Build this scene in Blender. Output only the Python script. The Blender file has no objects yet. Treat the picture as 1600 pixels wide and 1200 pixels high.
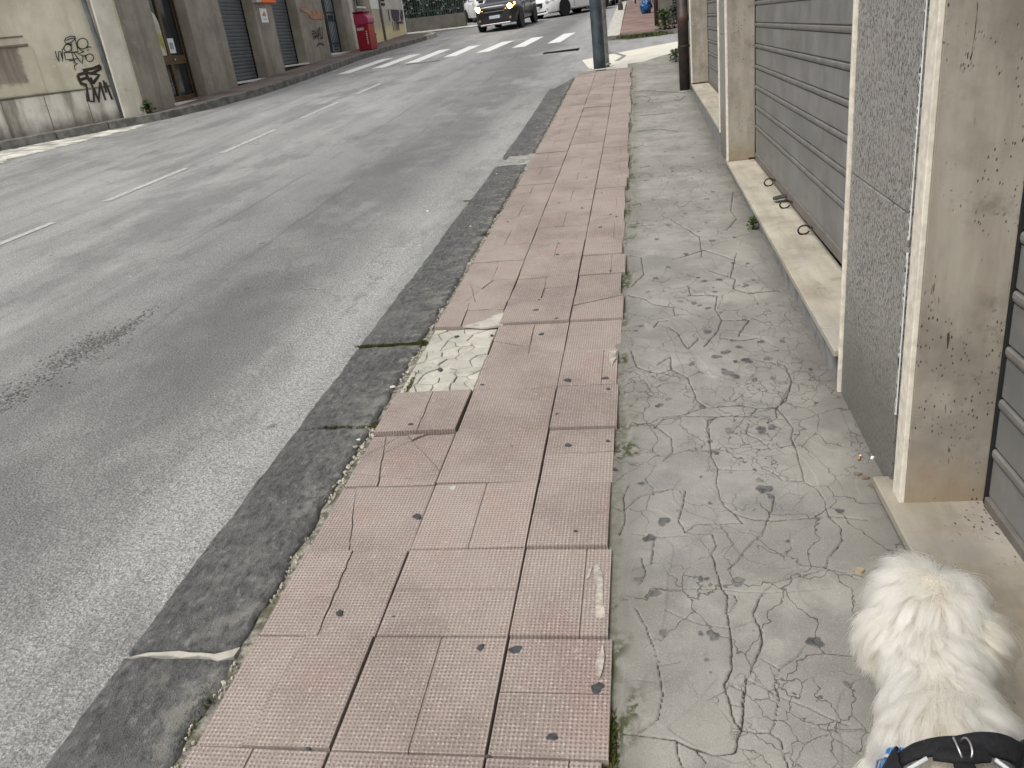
import bpy, bmesh, math, random
import numpy as np
from mathutils import Vector, Matrix, noise
from mathutils.geometry import intersect_line_plane

random.seed(7); rng = np.random.default_rng(7)
SC = bpy.context.scene
COL = SC.collection
R = math.radians

# ------------------------------------------------------------------ camera
F, CX, CY = 1269.4, 800.0, 600.0
yaw, pitch, roll = R(-10.95), R(23.095), R(7.367)
fw = np.array([math.sin(yaw)*math.cos(pitch), math.cos(yaw)*math.cos(pitch), -math.sin(pitch)])
rt = np.array([math.cos(yaw), -math.sin(yaw), 0.0]); dn = np.cross(fw, rt)
cr, sr = math.cos(roll), math.sin(roll)
ax, ay = cr*rt + sr*dn, -sr*rt + cr*dn
CAMP = np.array([0.0, 0.0, 1.62])
cd = bpy.data.cameras.new('camera'); cam = bpy.data.objects.new('camera', cd); COL.objects.link(cam)
mw = Matrix(((ax[0], -ay[0], -fw[0], CAMP[0]), (ax[1], -ay[1], -fw[1], CAMP[1]), (ax[2], -ay[2], -fw[2], CAMP[2]), (0, 0, 0, 1)))
cam.matrix_world = mw
cd.sensor_width = 36.0; cd.lens = F/1600*36.0; cd.clip_start = 0.05; cd.clip_end = 800
SC.camera = cam

# ------------------------------------------------------------------ light
W = bpy.data.worlds.new('World'); SC.world = W; W.use_nodes = True
wn = W.node_tree.nodes; wl = W.node_tree.links
bg = wn['Background']
sky = wn.new('ShaderNodeTexSky'); sky.sky_type = 'NISHITA'; sky.sun_disc = False
SUN_EL, SUN_AZ = R(58), R(215)          # azimuth clockwise from +Y
sky.sun_elevation = SUN_EL; sky.sun_rotation = SUN_AZ; sky.air_density = 1.0; sky.dust_density = 4.0
hs = wn.new('ShaderNodeHueSaturation'); hs.inputs['Saturation'].default_value = 0.22
wl.new(sky.outputs[0], hs.inputs['Color']); wl.new(hs.outputs[0], bg.inputs['Color'])
bg.inputs['Strength'].default_value = 0.15
sl = bpy.data.lights.new('sun', 'SUN'); sun = bpy.data.objects.new('sun', sl); COL.objects.link(sun)
sl.energy = 1.5; sl.angle = R(24); sl.color = (1.0, 0.955, 0.885)
sd = Vector((math.sin(SUN_AZ)*math.cos(SUN_EL), math.cos(SUN_AZ)*math.cos(SUN_EL), math.sin(SUN_EL)))
sun.rotation_euler = sd.to_track_quat('Z', 'Y').to_euler(); sun.location = (0, 0, 30)
SC.view_settings.view_transform = 'Standard'
try: SC.view_settings.look = 'None'
except Exception: pass
SC.view_settings.gamma = 1.0; SC.view_settings.use_curve_mapping = False
SC.view_settings.exposure = 0.36
SC.cycles.max_bounces = 14; SC.cycles.diffuse_bounces = 3; SC.cycles.glossy_bounces = 8; SC.cycles.transmission_bounces = 14

# ------------------------------------------------------------------ terrain + measuring helpers
def P(y):
    z = .037*y
    t = min(max(y-8, 0), 5); z += .0018*t*t + max(y-13, 0)*.018
    return z
def G(x, y): return P(y) - .015*x
def ray(px, py): return ((px-CX)/F)*ax + ((py-CY)/F)*ay + fw
def gp(px, py, dz=0.0):
    """where a sight line meets the sloping ground raised by dz"""
    r = ray(px, py); t = 0.5; st = 0.05
    while t < 300:
        p = CAMP + t*r
        if p[2] < G(p[0], p[1]) + dz: break
        t += st; st *= 1.01
    lo, hi = t-st, t
    for _ in range(40):
        m = (lo+hi)/2; p = CAMP + m*r
        if p[2] < G(p[0], p[1]) + dz: hi = m
        else: lo = m
    return CAMP + hi*r
def pl(px, py, n, d):
    r = ray(px, py); n = np.array(n, float); t = (d - n@CAMP)/(n@r); return CAMP + t*r

# ------------------------------------------------------------------ object helpers
def tag(o, label=None, cat=None, group=None, kind=None):
    if label: o['label'] = label
    if cat: o['category'] = cat
    if group: o['group'] = group
    if kind: o['kind'] = kind
    return o
def empty(name, loc=(0, 0, 0), rz=0.0, parent=None):
    o = bpy.data.objects.new(name, None); COL.objects.link(o); o.location = loc; o.rotation_euler = (0, 0, rz); o.empty_display_size = .1
    if parent: o.parent = parent
    return o
def link(name, me, mat=None, parent=None, smooth=False):
    o = bpy.data.objects.new(name, me); COL.objects.link(o)
    if mat is not None and not me.materials: me.materials.append(mat)
    if smooth: me.shade_smooth()
    if parent: o.parent = parent
    return o
def bev(o, w=.004, n=2, ang=35):
    m = o.modifiers.new('bevel', 'BEVEL'); m.width = w; m.segments = n; m.limit_method = 'ANGLE'; m.angle_limit = R(ang); return o

class MB:
    def __init__(s): s.v = []; s.f = []
    def add(s, vs, fs):
        b = len(s.v); s.v += [tuple(float(c) for c in p) for p in vs]; s.f += [tuple(b+i for i in f) for f in fs]; return s
    def box(s, x0, x1, y0, y1, z0, z1):
        return s.add([(x0,y0,z0),(x1,y0,z0),(x1,y1,z0),(x0,y1,z0),(x0,y0,z1),(x1,y0,z1),(x1,y1,z1),(x0,y1,z1)],
                     [(3,2,1,0),(4,5,6,7),(0,1,5,4),(1,2,6,5),(2,3,7,6),(3,0,4,7)])
    def hexa(s, bot, top):
        return s.add(list(bot)+list(top), [(3,2,1,0),(4,5,6,7),(0,1,5,4),(1,2,6,5),(2,3,7,6),(3,0,4,7)])
    def prism(s, poly, zb, zt):
        """poly: list of xy (ccw); zb, zt: numbers or functions of x,y"""
        n = len(poly); fb = zb if callable(zb) else (lambda x, y: zb); ft = zt if callable(zt) else (lambda x, y: zt)
        vs = [(x, y, fb(x, y)) for x, y in poly] + [(x, y, ft(x, y)) for x, y in poly]
        fs = [tuple(range(n-1, -1, -1)), tuple(range(n, 2*n))] + [(i, (i+1) % n, n+(i+1) % n, n+i) for i in range(n)]
        return s.add(vs, fs)
    def extr(s, prof, a, b):
        """prof: list of 3d points (closed loop) at a; b-a the sweep"""
        d = np.array(b)-np.array(a); n = len(prof); q = [tuple(np.array(p)+d) for p in prof]
        return s.add(list(prof)+q, [tuple(range(n-1, -1, -1)), tuple(range(n, 2*n))]+[(i, (i+1) % n, n+(i+1) % n, n+i) for i in range(n)])
    def tube(s, pts, r, n=8, cap=True):
        pts = [Vector(p) for p in pts]; k = len(pts); rs = r if hasattr(r, '__len__') else [r]*k
        b = len(s.v)
        for i, p in enumerate(pts):
            t = (pts[min(i+1, k-1)]-pts[max(i-1, 0)]).normalized()
            u = t.cross(Vector((0, 0, 1)) if abs(t.z) < .9 else Vector((1, 0, 0))).normalized(); w = t.cross(u)
            for j in range(n):
                a = 2*math.pi*j/n; q = p + (u*math.cos(a)+w*math.sin(a))*rs[i]; s.v.append(tuple(q))
        for i in range(k-1):
            for j in range(n):
                s.f.append((b+i*n+j, b+i*n+(j+1) % n, b+(i+1)*n+(j+1) % n, b+(i+1)*n+j))
        if cap:
            s.f.append(tuple(b+j for j in range(n-1, -1, -1))); s.f.append(tuple(b+(k-1)*n+j for j in range(n)))
        return s
    def lathe(s, c, prof, n=20, axis='z'):
        b = len(s.v); k = len(prof)
        for rr, h in prof:
            for j in range(n):
                a = 2*math.pi*j/n
                if axis == 'z': s.v.append((c[0]+rr*math.cos(a), c[1]+rr*math.sin(a), c[2]+h))
                elif axis == 'x': s.v.append((c[0]+h, c[1]+rr*math.cos(a), c[2]+rr*math.sin(a)))
                else: s.v.append((c[0]+rr*math.sin(a), c[1]+h, c[2]+rr*math.cos(a)))
        for i in range(k-1):
            for j in range(n): s.f.append((b+i*n+j, b+i*n+(j+1) % n, b+(i+1)*n+(j+1) % n, b+(i+1)*n+j))
        s.f.append(tuple(b+j for j in range(n-1, -1, -1))); s.f.append(tuple(b+(k-1)*n+j for j in range(n)))
        return s
    def disc(s, c, rr, n=14, h=.0015, irr=.25, seed=0, tilt=(0, 0)):
        rd = random.Random(seed); ph = [rd.uniform(0, 6.28) for _ in range(3)]
        ring = []; 
        for j in range(n):
            a = 2*math.pi*j/n; q = rr*(1+irr*(.5*math.sin(2*a+ph[0])+.35*math.sin(3*a+ph[1])+.3*math.sin(5*a+ph[2])))
            ring.append((c[0]+q*math.cos(a), c[1]+q*math.sin(a)))
        b = len(s.v)
        for x, y in ring: s.v.append((x, y, c[2]+tilt[0]*(x-c[0])+tilt[1]*(y-c[1])-.002))
        for x, y in ring: s.v.append((c[0]+(x-c[0])*.82, c[1]+(y-c[1])*.82, c[2]+h+tilt[0]*(x-c[0])+tilt[1]*(y-c[1])))
        for j in range(n): s.f.append((b+j, b+(j+1) % n, b+n+(j+1) % n, b+n+j))
        s.f.append(tuple(b+n+j for j in range(n))); return s
    def mesh(s, name):
        me = bpy.data.meshes.new(name); me.from_pydata(s.v, [], s.f); me.update(); return me
    def build(s, name, mat, parent=None, smooth=False):
        return link(name, s.mesh(name), mat, parent, smooth)

def grid_mesh(name, X, Y, Z):
    """X,Y,Z arrays (ny,nx) -> quad mesh"""
    ny, nx = X.shape; me = bpy.data.meshes.new(name)
    co = np.stack([X, Y, Z], -1).reshape(-1, 3).astype(np.float32)
    i = np.arange(ny*nx).reshape(ny, nx)
    q = np.stack([i[:-1, :-1], i[:-1, 1:], i[1:, 1:], i[1:, :-1]], -1).reshape(-1, 4)
    me.vertices.add(len(co)); me.vertices.foreach_set('co', co.ravel())
    me.loops.add(q.size); me.loops.foreach_set('vertex_index', q.ravel().astype(np.int32))
    me.polygons.add(len(q)); me.polygons.foreach_set('loop_start', np.arange(0, q.size, 4, dtype=np.int32))
    try: me.polygons.foreach_set('loop_total', np.full(len(q), 4, np.int32))
    except Exception: pass
    me.update(calc_edges=True); me.validate(); me.shade_smooth(); return me
_vn = rng.random((64, 64, 3)).astype(np.float32)
def vnoise(x, y, ch=0):
    """cheap tiling value noise"""
    xi = np.floor(x).astype(int); yi = np.floor(y).astype(int); fx = x-xi; fy = y-yi
    fx = fx*fx*(3-2*fx); fy = fy*fy*(3-2*fy); A = _vn[..., ch]
    g = lambda a, b: A[a % 64, b % 64]
    return (g(xi, yi)*(1-fx)+g(xi+1, yi)*fx)*(1-fy)+(g(xi, yi+1)*(1-fx)+g(xi+1, yi+1)*fx)*fy
def fbm(x, y, o=4, ch=0):
    s = 0; a = .5
    for k in range(o): s = s + a*vnoise(x*2**k+17.3*k, y*2**k+9.1*k, (ch+k) % 3); a *= .5
    return s
def segdist(X, Y, poly):
    d = np.full(X.shape, 9.0)
    for (x0, y0), (x1, y1) in zip(poly[:-1], poly[1:]):
        dx, dy = x1-x0, y1-y0; L = dx*dx+dy*dy+1e-12
        t = np.clip(((X-x0)*dx+(Y-y0)*dy)/L, 0, 1); d = np.minimum(d, np.hypot(X-x0-t*dx, Y-y0-t*dy))
    return d

# ------------------------------------------------------------------ material helpers
class N:
    def __init__(s, name, rough=.8, spec=.3, metal=0.0):
        s.m = bpy.data.materials.new(name); s.m.use_nodes = True; s.t = s.m.node_tree; s.b = s.t.nodes['Principled BSDF']
        s.b.inputs['Roughness'].default_value = rough; s.b.inputs['Specular IOR Level'].default_value = spec; s.b.inputs['Metallic'].default_value = metal
        s._p = None
    def n(s, t, **k):
        q = s.t.nodes.new(t)
        for a, v in k.items(): setattr(q, a, v)
        return q
    def inp(s, sock, v):
        if hasattr(v, 'is_linked') or isinstance(v, bpy.types.NodeSocket): s.t.links.new(v, sock)
        elif isinstance(v, (tuple, list)) and len(v) == 3 and sock.type == 'RGBA': sock.default_value = (*v, 1)
        else: sock.default_value = v
    def pos(s):
        if s._p is None: s._p = s.n('ShaderNodeNewGeometry').outputs['Position']
        return s._p
    def opos(s): return s.n('ShaderNodeTexCoord').outputs['Object']
    def sc(s, v, k):
        q = s.n('ShaderNodeVectorMath', operation='MULTIPLY'); s.inp(q.inputs[0], v); q.inputs[1].default_value = k if hasattr(k, '__len__') else (k, k, k); return q.outputs[0]
    def vadd(s, a, b):
        q = s.n('ShaderNodeVectorMath', operation='ADD'); s.inp(q.inputs[0], a); s.inp(q.inputs[1], b); return q.outputs[0]
    def noise(s, scale, detail=4, rough=.55, vec=None, dist=0.0, col=False):
        q = s.n('ShaderNodeTexNoise'); s.inp(q.inputs['Vector'], vec if vec is not None else s.pos())
        q.inputs['Scale'].default_value = scale; q.inputs['Detail'].default_value = detail; q.inputs['Roughness'].default_value = rough; q.inputs['Distortion'].default_value = dist
        return q.outputs[1 if col else 0]
    def voro(s, scale, feature='F1', vec=None, rnd=1.0, out='Distance'):
        q = s.n('ShaderNodeTexVoronoi', feature=feature); s.inp(q.inputs['Vector'], vec if vec is not None else s.pos())
        q.inputs['Scale'].default_value = scale; q.inputs['Randomness'].default_value = rnd; return q.outputs[out]
    def math(s, op, a, b=0.0, c=None, clamp=False):
        q = s.n('ShaderNodeMath', operation=op, use_clamp=clamp); s.inp(q.inputs[0], a); s.inp(q.inputs[1], b)
        if c is not None: s.inp(q.inputs[2], c)
        return q.outputs[0]
    def mr(s, v, a, b, c=0.0, d=1.0, smooth=True):
        q = s.n('ShaderNodeMapRange', interpolation_type='SMOOTHSTEP' if smooth else 'LINEAR'); s.inp(q.inputs[0], v)
        for i, k in enumerate((a, b, c, d)): s.inp(q.inputs[i+1], k)
        return q.outputs[0]
    def mix(s, f, a, b, mode='MIX'):
        q = s.n('ShaderNodeMix', data_type='RGBA', blend_type=mode); s.inp(q.inputs[0], f); s.inp(q.inputs[6], a); s.inp(q.inputs[7], b); return q.outputs[2]
    def xyz(s, v=None):
        q = s.n('ShaderNodeSeparateXYZ'); s.inp(q.inputs[0], v if v is not None else s.pos()); return q.outputs
    def attr(s, name): return s.n('ShaderNodeAttribute', attribute_name=name).outputs['Fac']
    def col(s, c): s.inp(s.b.inputs['Base Color'], c); return s
    def rough(s, c): s.inp(s.b.inputs['Roughness'], c); return s
    def bump(s, h, strength=.5, dist=.01):
        q = s.n('ShaderNodeBump'); s.inp(q.inputs['Height'], h); q.inputs['Strength'].default_value = strength; q.inputs['Distance'].default_value = dist
        if s.b.inputs['Normal'].is_linked: s.t.links.new(s.b.inputs['Normal'].links[0].from_socket, q.inputs['Normal'])
        s.t.links.new(q.outputs[0], s.b.inputs['Normal']); return s
    def rnd(s): return s.n('ShaderNodeObjectInfo').outputs['Random']

def plain(name, c, rough=.7, spec=.3, metal=0., var=.15, sc=8, emit=None):
    k = N(name, rough, spec, metal); f = k.noise(sc, 5)
    k.col(k.mix(k.mr(f, .3, .7), tuple(v*(1-var) for v in c), tuple(min(1, v*(1+var)) for v in c)))
    if emit: k.b.inputs['Emission Color'].default_value = (*emit[0], 1); k.b.inputs['Emission Strength'].default_value = emit[1]
    return k.m

MAT = {}
# asphalt: worn lanes lie along the street (x across it)
k = N('asphalt', .82, .35); X, Y_, _ = k.xyz()
wob = k.noise(.35, 4, vec=k.sc(k.pos(), (1, .25, 1))); xw = k.math('ADD', X, k.math('MULTIPLY', k.math('SUBTRACT', wob, .5), 1.1))
streak = k.noise(1.0, 6, .6, vec=k.sc(k.pos(), (2.2, .12, 1)))
mott = k.noise(2.2, 6, .62)
c = k.mix(k.mr(xw, -5.0, -3.6), (.335, .336, .332), (.232, .233, .231))                 # far lane paler, grazing sky sheen painted in; darker near lane
c = k.mix(k.math('MULTIPLY', k.mr(xw, -3.6, -2.75), .75), c, (.135, .135, .135))        # tyre-darkened band
c = k.mix(k.mr(xw, -2.45, -1.72), c, (.345, .345, .34))                                 # pale dusty edge
c = k.mix(k.math('MULTIPLY', k.mr(streak, .40, .66), .45), c, (.14, .14, .138))
c = k.mix(k.math('MULTIPLY', k.mr(mott, .4, .75), .40), c, (.36, .358, .35))
seam = k.math('ABSOLUTE', k.math('ADD', k.math('ADD', X, k.math('MULTIPLY', k.noise(.5, 3), .12)), 4.02)); c = k.mix(k.math('MULTIPLY', k.mr(seam, .03, .006), k.math('MULTIPLY', k.mr(k.noise(.45, 3), .42, .58), .5)), c, (.09, .09, .088))
seam2 = k.math('ABSOLUTE', k.math('ADD', k.math('ADD', X, k.math('MULTIPLY', k.noise(.6, 4), .35)), 3.05)); c = k.mix(k.math('MULTIPLY', k.mr(seam2, .03, .006), k.math('MULTIPLY', k.mr(k.noise(.8, 3), .45, .6), .5)), c, (.07, .07, .07))
gr = k.noise(165, 2, .75); gr2 = k.noise(75, 3, .75)
edge = k.mr(xw, -2.5, -1.7)
c = k.mix(k.math('MULTIPLY', k.mr(gr, .52, .66), k.math('MULTIPLY_ADD', edge, .45, .42)), c, (.46, .455, .44))
c = k.mix(k.math('MULTIPLY', k.mr(gr2, .55, .42), .5), c, (.055, .055, .055))
stone = k.voro(90, 'F1'); c = k.mix(k.math('MULTIPLY', k.math('MULTIPLY', k.mr(stone, .42, .2), k.mr(k.noise(40, 2), .47, .62)), k.math('MULTIPLY_ADD', edge, .75, .12)), c, (.56, .55, .53))
pat = k.noise(.9, 6, .7, vec=k.sc(k.pos(), (1, .45, 1))); c = k.mix(k.math('MULTIPLY', k.mr(pat, .50, .62), .38), c, (.10, .10, .10)); c = k.mix(k.math('MULTIPLY', k.mr(k.noise(.7, 5, .65, vec=k.vadd(k.sc(k.pos(), (1, .5, 1)), (5, 9, 0))), .54, .66), .42), c, (.36, .36, .355))
wv = k.vadd(k.sc(k.pos(), (.55, .3, 0)), k.sc(k.noise(1.4, 5, col=True), .5)); vv = k.voro(1.0, 'DISTANCE_TO_EDGE', wv); c = k.mix(k.math('MULTIPLY', k.math('MULTIPLY', k.mr(vv, .006, .0015), k.mr(k.noise(.5, 3), .50, .62)), .35), c, (.05, .05, .05))
oil = k.voro(1.7, 'F1'); c = k.mix(k.math('MULTIPLY', k.mr(k.math('ADD', oil, k.math('MULTIPLY', k.noise(30, 3), .06)), .085, .06), .55), c, (.06, .06, .06))
bit = k.voro(2.6, 'F1', k.vadd(k.pos(), (.7, .3, 0))); c = k.mix(k.mr(bit, .028, .02), c, (.55, .55, .53))
k.col(c); k.rough(k.mr(mott, .3, .8, .62, .9))
k.bump(k.math('ADD', gr2, k.math('MULTIPLY', stone, -.5)), 1.0, .008); MAT['asphalt'] = k.m

def tile_mat(name, base):
    k = N(name, .82, .22); X, Y_, _ = k.xyz(); r = k.rnd()
    fx = k.math('SINE', k.math('MULTIPLY', X, 2*math.pi/.0118)); fy = k.math('SINE', k.math('MULTIPLY', Y_, 2*math.pi/.0126))
    pit = k.mr(k.math('ADD', fx, fy), .1, 1.5); top = k.mr(k.math('ADD', fx, fy), -.5, -1.7)
    spk = k.noise(300, 2, .75); blot = k.noise(2.1, 5, .62); mid = k.noise(7, 5, .65)
    c = k.mix(r, tuple(v*.91 for v in base), tuple(v*1.09 for v in base))
    c = k.mix(k.math('MULTIPLY', k.mr(mid, .35, .7), .6), c, (base[0]*1.16, base[1]*1.26, base[2]*1.28))
    c = k.mix(k.math('MULTIPLY', k.mr(blot, .42, .66), .62), c, (base[0]*.60, base[1]*.60, base[2]*.60))
    c = k.mix(k.math('MULTIPLY', k.mr(k.noise(3.1, 4, vec=k.vadd(k.pos(), (3, 9, 0))), .55, .7), .4), c, (base[0]*1.0, base[1]*.78, base[2]*.76))
    near = k.mr(k.noise(14, 4, .6), .32, .62, .35, 1.0)
    c = k.mix(k.math('MULTIPLY', k.math('MULTIPLY', pit, near), .62), c, (base[0]*.42, base[1]*.38, base[2]*.38))
    c = k.mix(k.math('MULTIPLY', k.math('MULTIPLY', top, k.mr(k.noise(60, 3, .7), .45, .62)), .55), c, (.60, .53, .50))
    c = k.mix(k.math('MULTIPLY', k.mr(spk, .56, .68), .55), c, (.58, .52, .49)); c = k.mix(k.math('MULTIPLY', k.mr(spk, .44, .32), .5), c, (base[0]*.5, base[1]*.45, base[2]*.45))
    c = k.mix(k.math('MULTIPLY', k.mr(k.noise(18, 5, .72), .63, .72), .6), c, (.50, .46, .42))
    k.col(c); k.bump(k.math('ADD', k.math('MULTIPLY', pit, -1.), k.math('MULTIPLY', spk, .7)), .7, .003); return k.m
MAT['tile'] = tile_mat('red cement tile', (.306, .252, .224))
MAT['tile_side'] = plain('tile edge', (.36, .20, .17), .9)

# concrete: vertex attributes carry the broken cracks and the trodden gum
k = N('old concrete', .86, .25); p = k.pos(); X, Y_, _ = k.xyz()
big = k.noise(1.1, 5, .6); med = k.noise(6, 6, .62); fine = k.noise(260, 2, .7)
c = k.mix(k.mr(big, .32, .68), (.197, .191, .173), (.305, .296, .268))
c = k.mix(k.math('MULTIPLY', k.mr(med, .45, .70), .6), c, (.165, .16, .142))
c = k.mix(k.math('MULTIPLY', k.mr(k.noise(2.3, 5, .6), .5, .68), .6), c, (.18, .182, .174))
c = k.mix(k.math('MULTIPLY', k.mr(k.noise(1.9, 5, .65, vec=k.vadd(p, (7, 2, 0))), .54, .68), .55), c, (.37, .36, .325))
c = k.mix(k.math('MULTIPLY', k.mr(fine, .55, .68), .35), c, (.46, .45, .41)); c = k.mix(k.math('MULTIPLY', k.mr(fine, .45, .33), .4), c, (.14, .135, .12))
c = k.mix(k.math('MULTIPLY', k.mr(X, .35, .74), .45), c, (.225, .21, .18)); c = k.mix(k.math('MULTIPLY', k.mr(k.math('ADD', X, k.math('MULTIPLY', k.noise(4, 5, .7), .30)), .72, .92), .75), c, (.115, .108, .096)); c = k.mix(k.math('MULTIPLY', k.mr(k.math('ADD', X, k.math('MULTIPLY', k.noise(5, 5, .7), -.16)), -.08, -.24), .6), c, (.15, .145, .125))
c = k.mix(k.math('MULTIPLY', k.mr(k.noise(11, 5, .7), .62, .75), .35), c, (.26, .20, .155))
warp = k.vadd(k.sc(p, (1, .8, 0)), k.sc(k.noise(7, 4, col=True), .16))
v1 = k.voro(5.2, 'DISTANCE_TO_EDGE', warp); v2 = k.voro(13, 'DISTANCE_TO_EDGE', k.vadd(warp, (3.1, 1.7, 0)))
m1 = k.mr(k.noise(1.3, 3, vec=k.vadd(p, (5, 3, 0))), .38, .52); m2 = k.mr(k.noise(1.7, 3, vec=k.vadd(p, (1, 8, 0))), .50, .58)
hair = k.math('MAXIMUM', k.math('MULTIPLY', k.mr(v1, .011, .002), m1), k.math('MULTIPLY', k.mr(v2, .02, .005), m2))
c = k.mix(k.math('MULTIPLY', hair, .72), c, (.065, .06, .05))
ck = k.attr('crack'); gm = k.attr('gum'); ms = k.attr('moss')
c = k.mix(k.math('MULTIPLY', k.mr(k.noise(30, 4), .3, .7, .5, 1.0), gm), c, (.055, .056, .058))
c = k.mix(k.mr(ck, .25, .85), c, (.045, .042, .035))
c = k.mix(k.math('MULTIPLY', ms, k.mr(k.noise(45, 4), .4, .55)), c, (.055, .062, .028))
k.col(c); k.bump(k.math('ADD', k.math('MULTIPLY', med, .8), k.math('MULTIPLY', fine, .35)), .5, .006); k.bump(k.math('MULTIPLY', hair, -1.), .7, .004); MAT['concrete'] = k.m

k = N('pale cement', .88, .2); a = k.noise(7, 6, .65); b = k.noise(210, 2, .7)
c = k.mix(k.mr(a, .3, .7), (.33, .315, .275), (.52, .50, .44)); c = k.mix(k.math('MULTIPLY', k.mr(b, .55, .7), .4), c, (.24, .23, .2)); c = k.mix(k.math('MULTIPLY', k.rnd(), .6), c, (.34, .345, .30)); c = k.mix(k.math('MULTIPLY', k.mr(k.noise(16, 5, .7), .56, .7), .6), c, (.17, .165, .14))
k.col(c); k.bump(k.math('ADD', a, k.math('MULTIPLY', b, .4)), .5, .006); MAT['cement'] = k.m

k = N('lava stone', .8, .3); a = k.noise(5, 6, .68); b = k.noise(38, 5, .75, vec=k.sc(k.pos(), (1, .55, 1))); f = k.noise(240, 2, .7)
c = k.mix(k.mr(a, .3, .7), (.085, .086, .086), (.135, .135, .132)); c = k.mix(k.math('MULTIPLY', k.mr(b, .52, .36), .8), c, (.045, .046, .046))
c = k.mix(k.math('MULTIPLY', k.mr(b, .55, .66), .6), c, (.25, .248, .24)); c = k.mix(k.math('MULTIPLY', k.mr(f, .62, .7), .4), c, (.30, .30, .29))
X, Y_, _ = k.xyz(); du = k.math('MULTIPLY', k.mr(k.noise(9, 5, .65), .48, .62), k.mr(k.math('ADD', X, k.math('MULTIPLY', k.noise(4, 3), .25)), -1.36, -1.12))
c = k.mix(k.math('MULTIPLY', du, .38), c, (.36, .345, .31)); c = k.mix(k.math('MULTIPLY', k.mr(k.noise(1.4, 4), .58, .70), .25), c, (.22, .217, .205))
k.col(c); k.bump(k.math('ADD', b, k.math('MULTIPLY', f, .25)), 1.0, .018); MAT['lava'] = k.m

def travertine(name, c0, c1, dirt=1.0, horiz=False):
    k = N(name, .62, .3); p = k.pos(); s = k.sc(p, (36, 36, 7) if not horiz else (30, 7, 30))
    band = k.noise(1.0, 6, .65, vec=k.sc(p, (9, 9, 1.3) if not horiz else (11, 1.4, 11)))
    c = k.mix(k.mr(band, .3, .7), c0, c1); c = k.mix(k.math('MULTIPLY', k.mr(k.noise(2.6, 6, .65), .42, .68), .6*dirt), c, tuple(v*.60 for v in c0))
    c = k.mix(k.math('MULTIPLY', k.mr(k.noise(8, 5, .7), .55, .72), .45*dirt), c, tuple(v*.5 for v in c0))
    c = k.mix(k.math('MULTIPLY', k.mr(k.noise(1.7, 4, vec=k.vadd(p, (4, 1, 7))), .5, .7), .35), c, (.34, .335, .31))
    msk = k.mr(k.noise(3.6, 4, .6), .40, .58)
    pit = k.math('MULTIPLY', k.mr(k.noise(1.0, 3, .75, vec=s, dist=.5), .66, .72), msk)
    pit2 = k.math('MULTIPLY', k.mr(k.voro(1.0, 'F1', k.sc(p, (95, 95, 42) if not horiz else (80, 36, 80))), .24, .12), k.mr(k.noise(7, 3), .46, .6))
    pit = k.math('MAXIMUM', pit, pit2)
    if horiz: pit = k.math('MULTIPLY', pit, k.mr(k.noise(2.2, 3), .5, .62))
    if not horiz:
        X, Y_, Zz = k.xyz(); low = k.math('SUBTRACT', Zz, k.math('MULTIPLY', Y_, .037))
        c = k.mix(k.math('MULTIPLY', k.mr(k.math('ADD', low, k.math('MULTIPLY', k.noise(6, 4), .3)), .42, .16), .6), c, (.25, .17, .085))
    c = k.mix(k.math('MULTIPLY', pit, .92), c, (.05, .042, .033)); k.col(c); k.bump(k.math('MULTIPLY', pit, -1.), .8, .006); k.bump(k.noise(60, 4), .15, .004); return k.m
MAT['trav'] = travertine('travertine', (.272, .242, .196), (.38, .348, .29), 1.15)
MAT['trav_sill'] = travertine('travertine sill', (.35, .315, .25), (.47, .435, .36), .9, True); MAT['trav_sill_dirty'] = travertine('dirty travertine sill', (.235, .205, .16), (.33, .295, .24), 1.1, True)
MAT['trav_edge'] = plain('sawn stone edge', (.66, .61, .52), .8, var=.14, sc=30)

k = N('speckled granite', .45, .4); p = k.pos(); s = k.sc(p, (1, 1, .55))
v = k.noise(135, 3, .8, vec=s); v2 = k.noise(52, 4, .7, vec=s)
c = k.mix(k.mr(v, .38, .54), (.045, .044, .042), (.325, .318, .295)); c = k.mix(k.math('MULTIPLY', k.mr(v2, .52, .66), .45), c, (.20, .195, .19)); c = k.mix(k.math('MULTIPLY', k.mr(k.noise(4, 3), .5, .7), .25), c, (.36, .31, .29))
X, Y_, Zz = k.xyz(); low = k.math('SUBTRACT', Zz, k.math('MULTIPLY', Y_, .037)); c = k.mix(k.math('MULTIPLY', k.mr(k.math('ADD', low, k.math('MULTIPLY', k.noise(5, 4), .25)), .72, .25), .72), c, (.105, .10, .09))
k.col(c); k.bump(v, .12, .002); MAT['granite'] = k.m

def shutter_mat(name, c0):
    k = N(name, .5, .4, .1); p = k.pos(); a = k.noise(3.5, 5, .6); st = k.noise(1, 6, .7, vec=k.sc(p, (30, 30, 2.2))); du = k.noise(1, 5, .65, vec=k.sc(p, (2.5, 2.5, 9)))
    c = k.mix(k.mr(a, .3, .7), tuple(v*.80 for v in c0), tuple(v*1.16 for v in c0)); c = k.mix(k.math('MULTIPLY', k.mr(st, .52, .72), .5), c, (c0[0]*.72, c0[1]*.66, c0[2]*.57))
    c = k.mix(k.math('MULTIPLY', k.mr(du, .5, .7), .45), c, (c0[0]*1.25, c0[1]*1.2, c0[2]*1.08)); c = k.mix(k.math('MULTIPLY', k.mr(k.noise(140, 3, .7), .64, .70), .5), c, tuple(v*.45 for v in c0))
    c = k.mix(k.math('MULTIPLY', k.mr(k.noise(1, 4, .7, vec=k.sc(p, (55, 55, 5))), .68, .72), .5), c, (.07, .06, .05))
    k.col(c); k.rough(k.mr(a, .2, .8, .42, .66)); k.bump(k.noise(2.2, 3), .25, .02); return k.m
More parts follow.
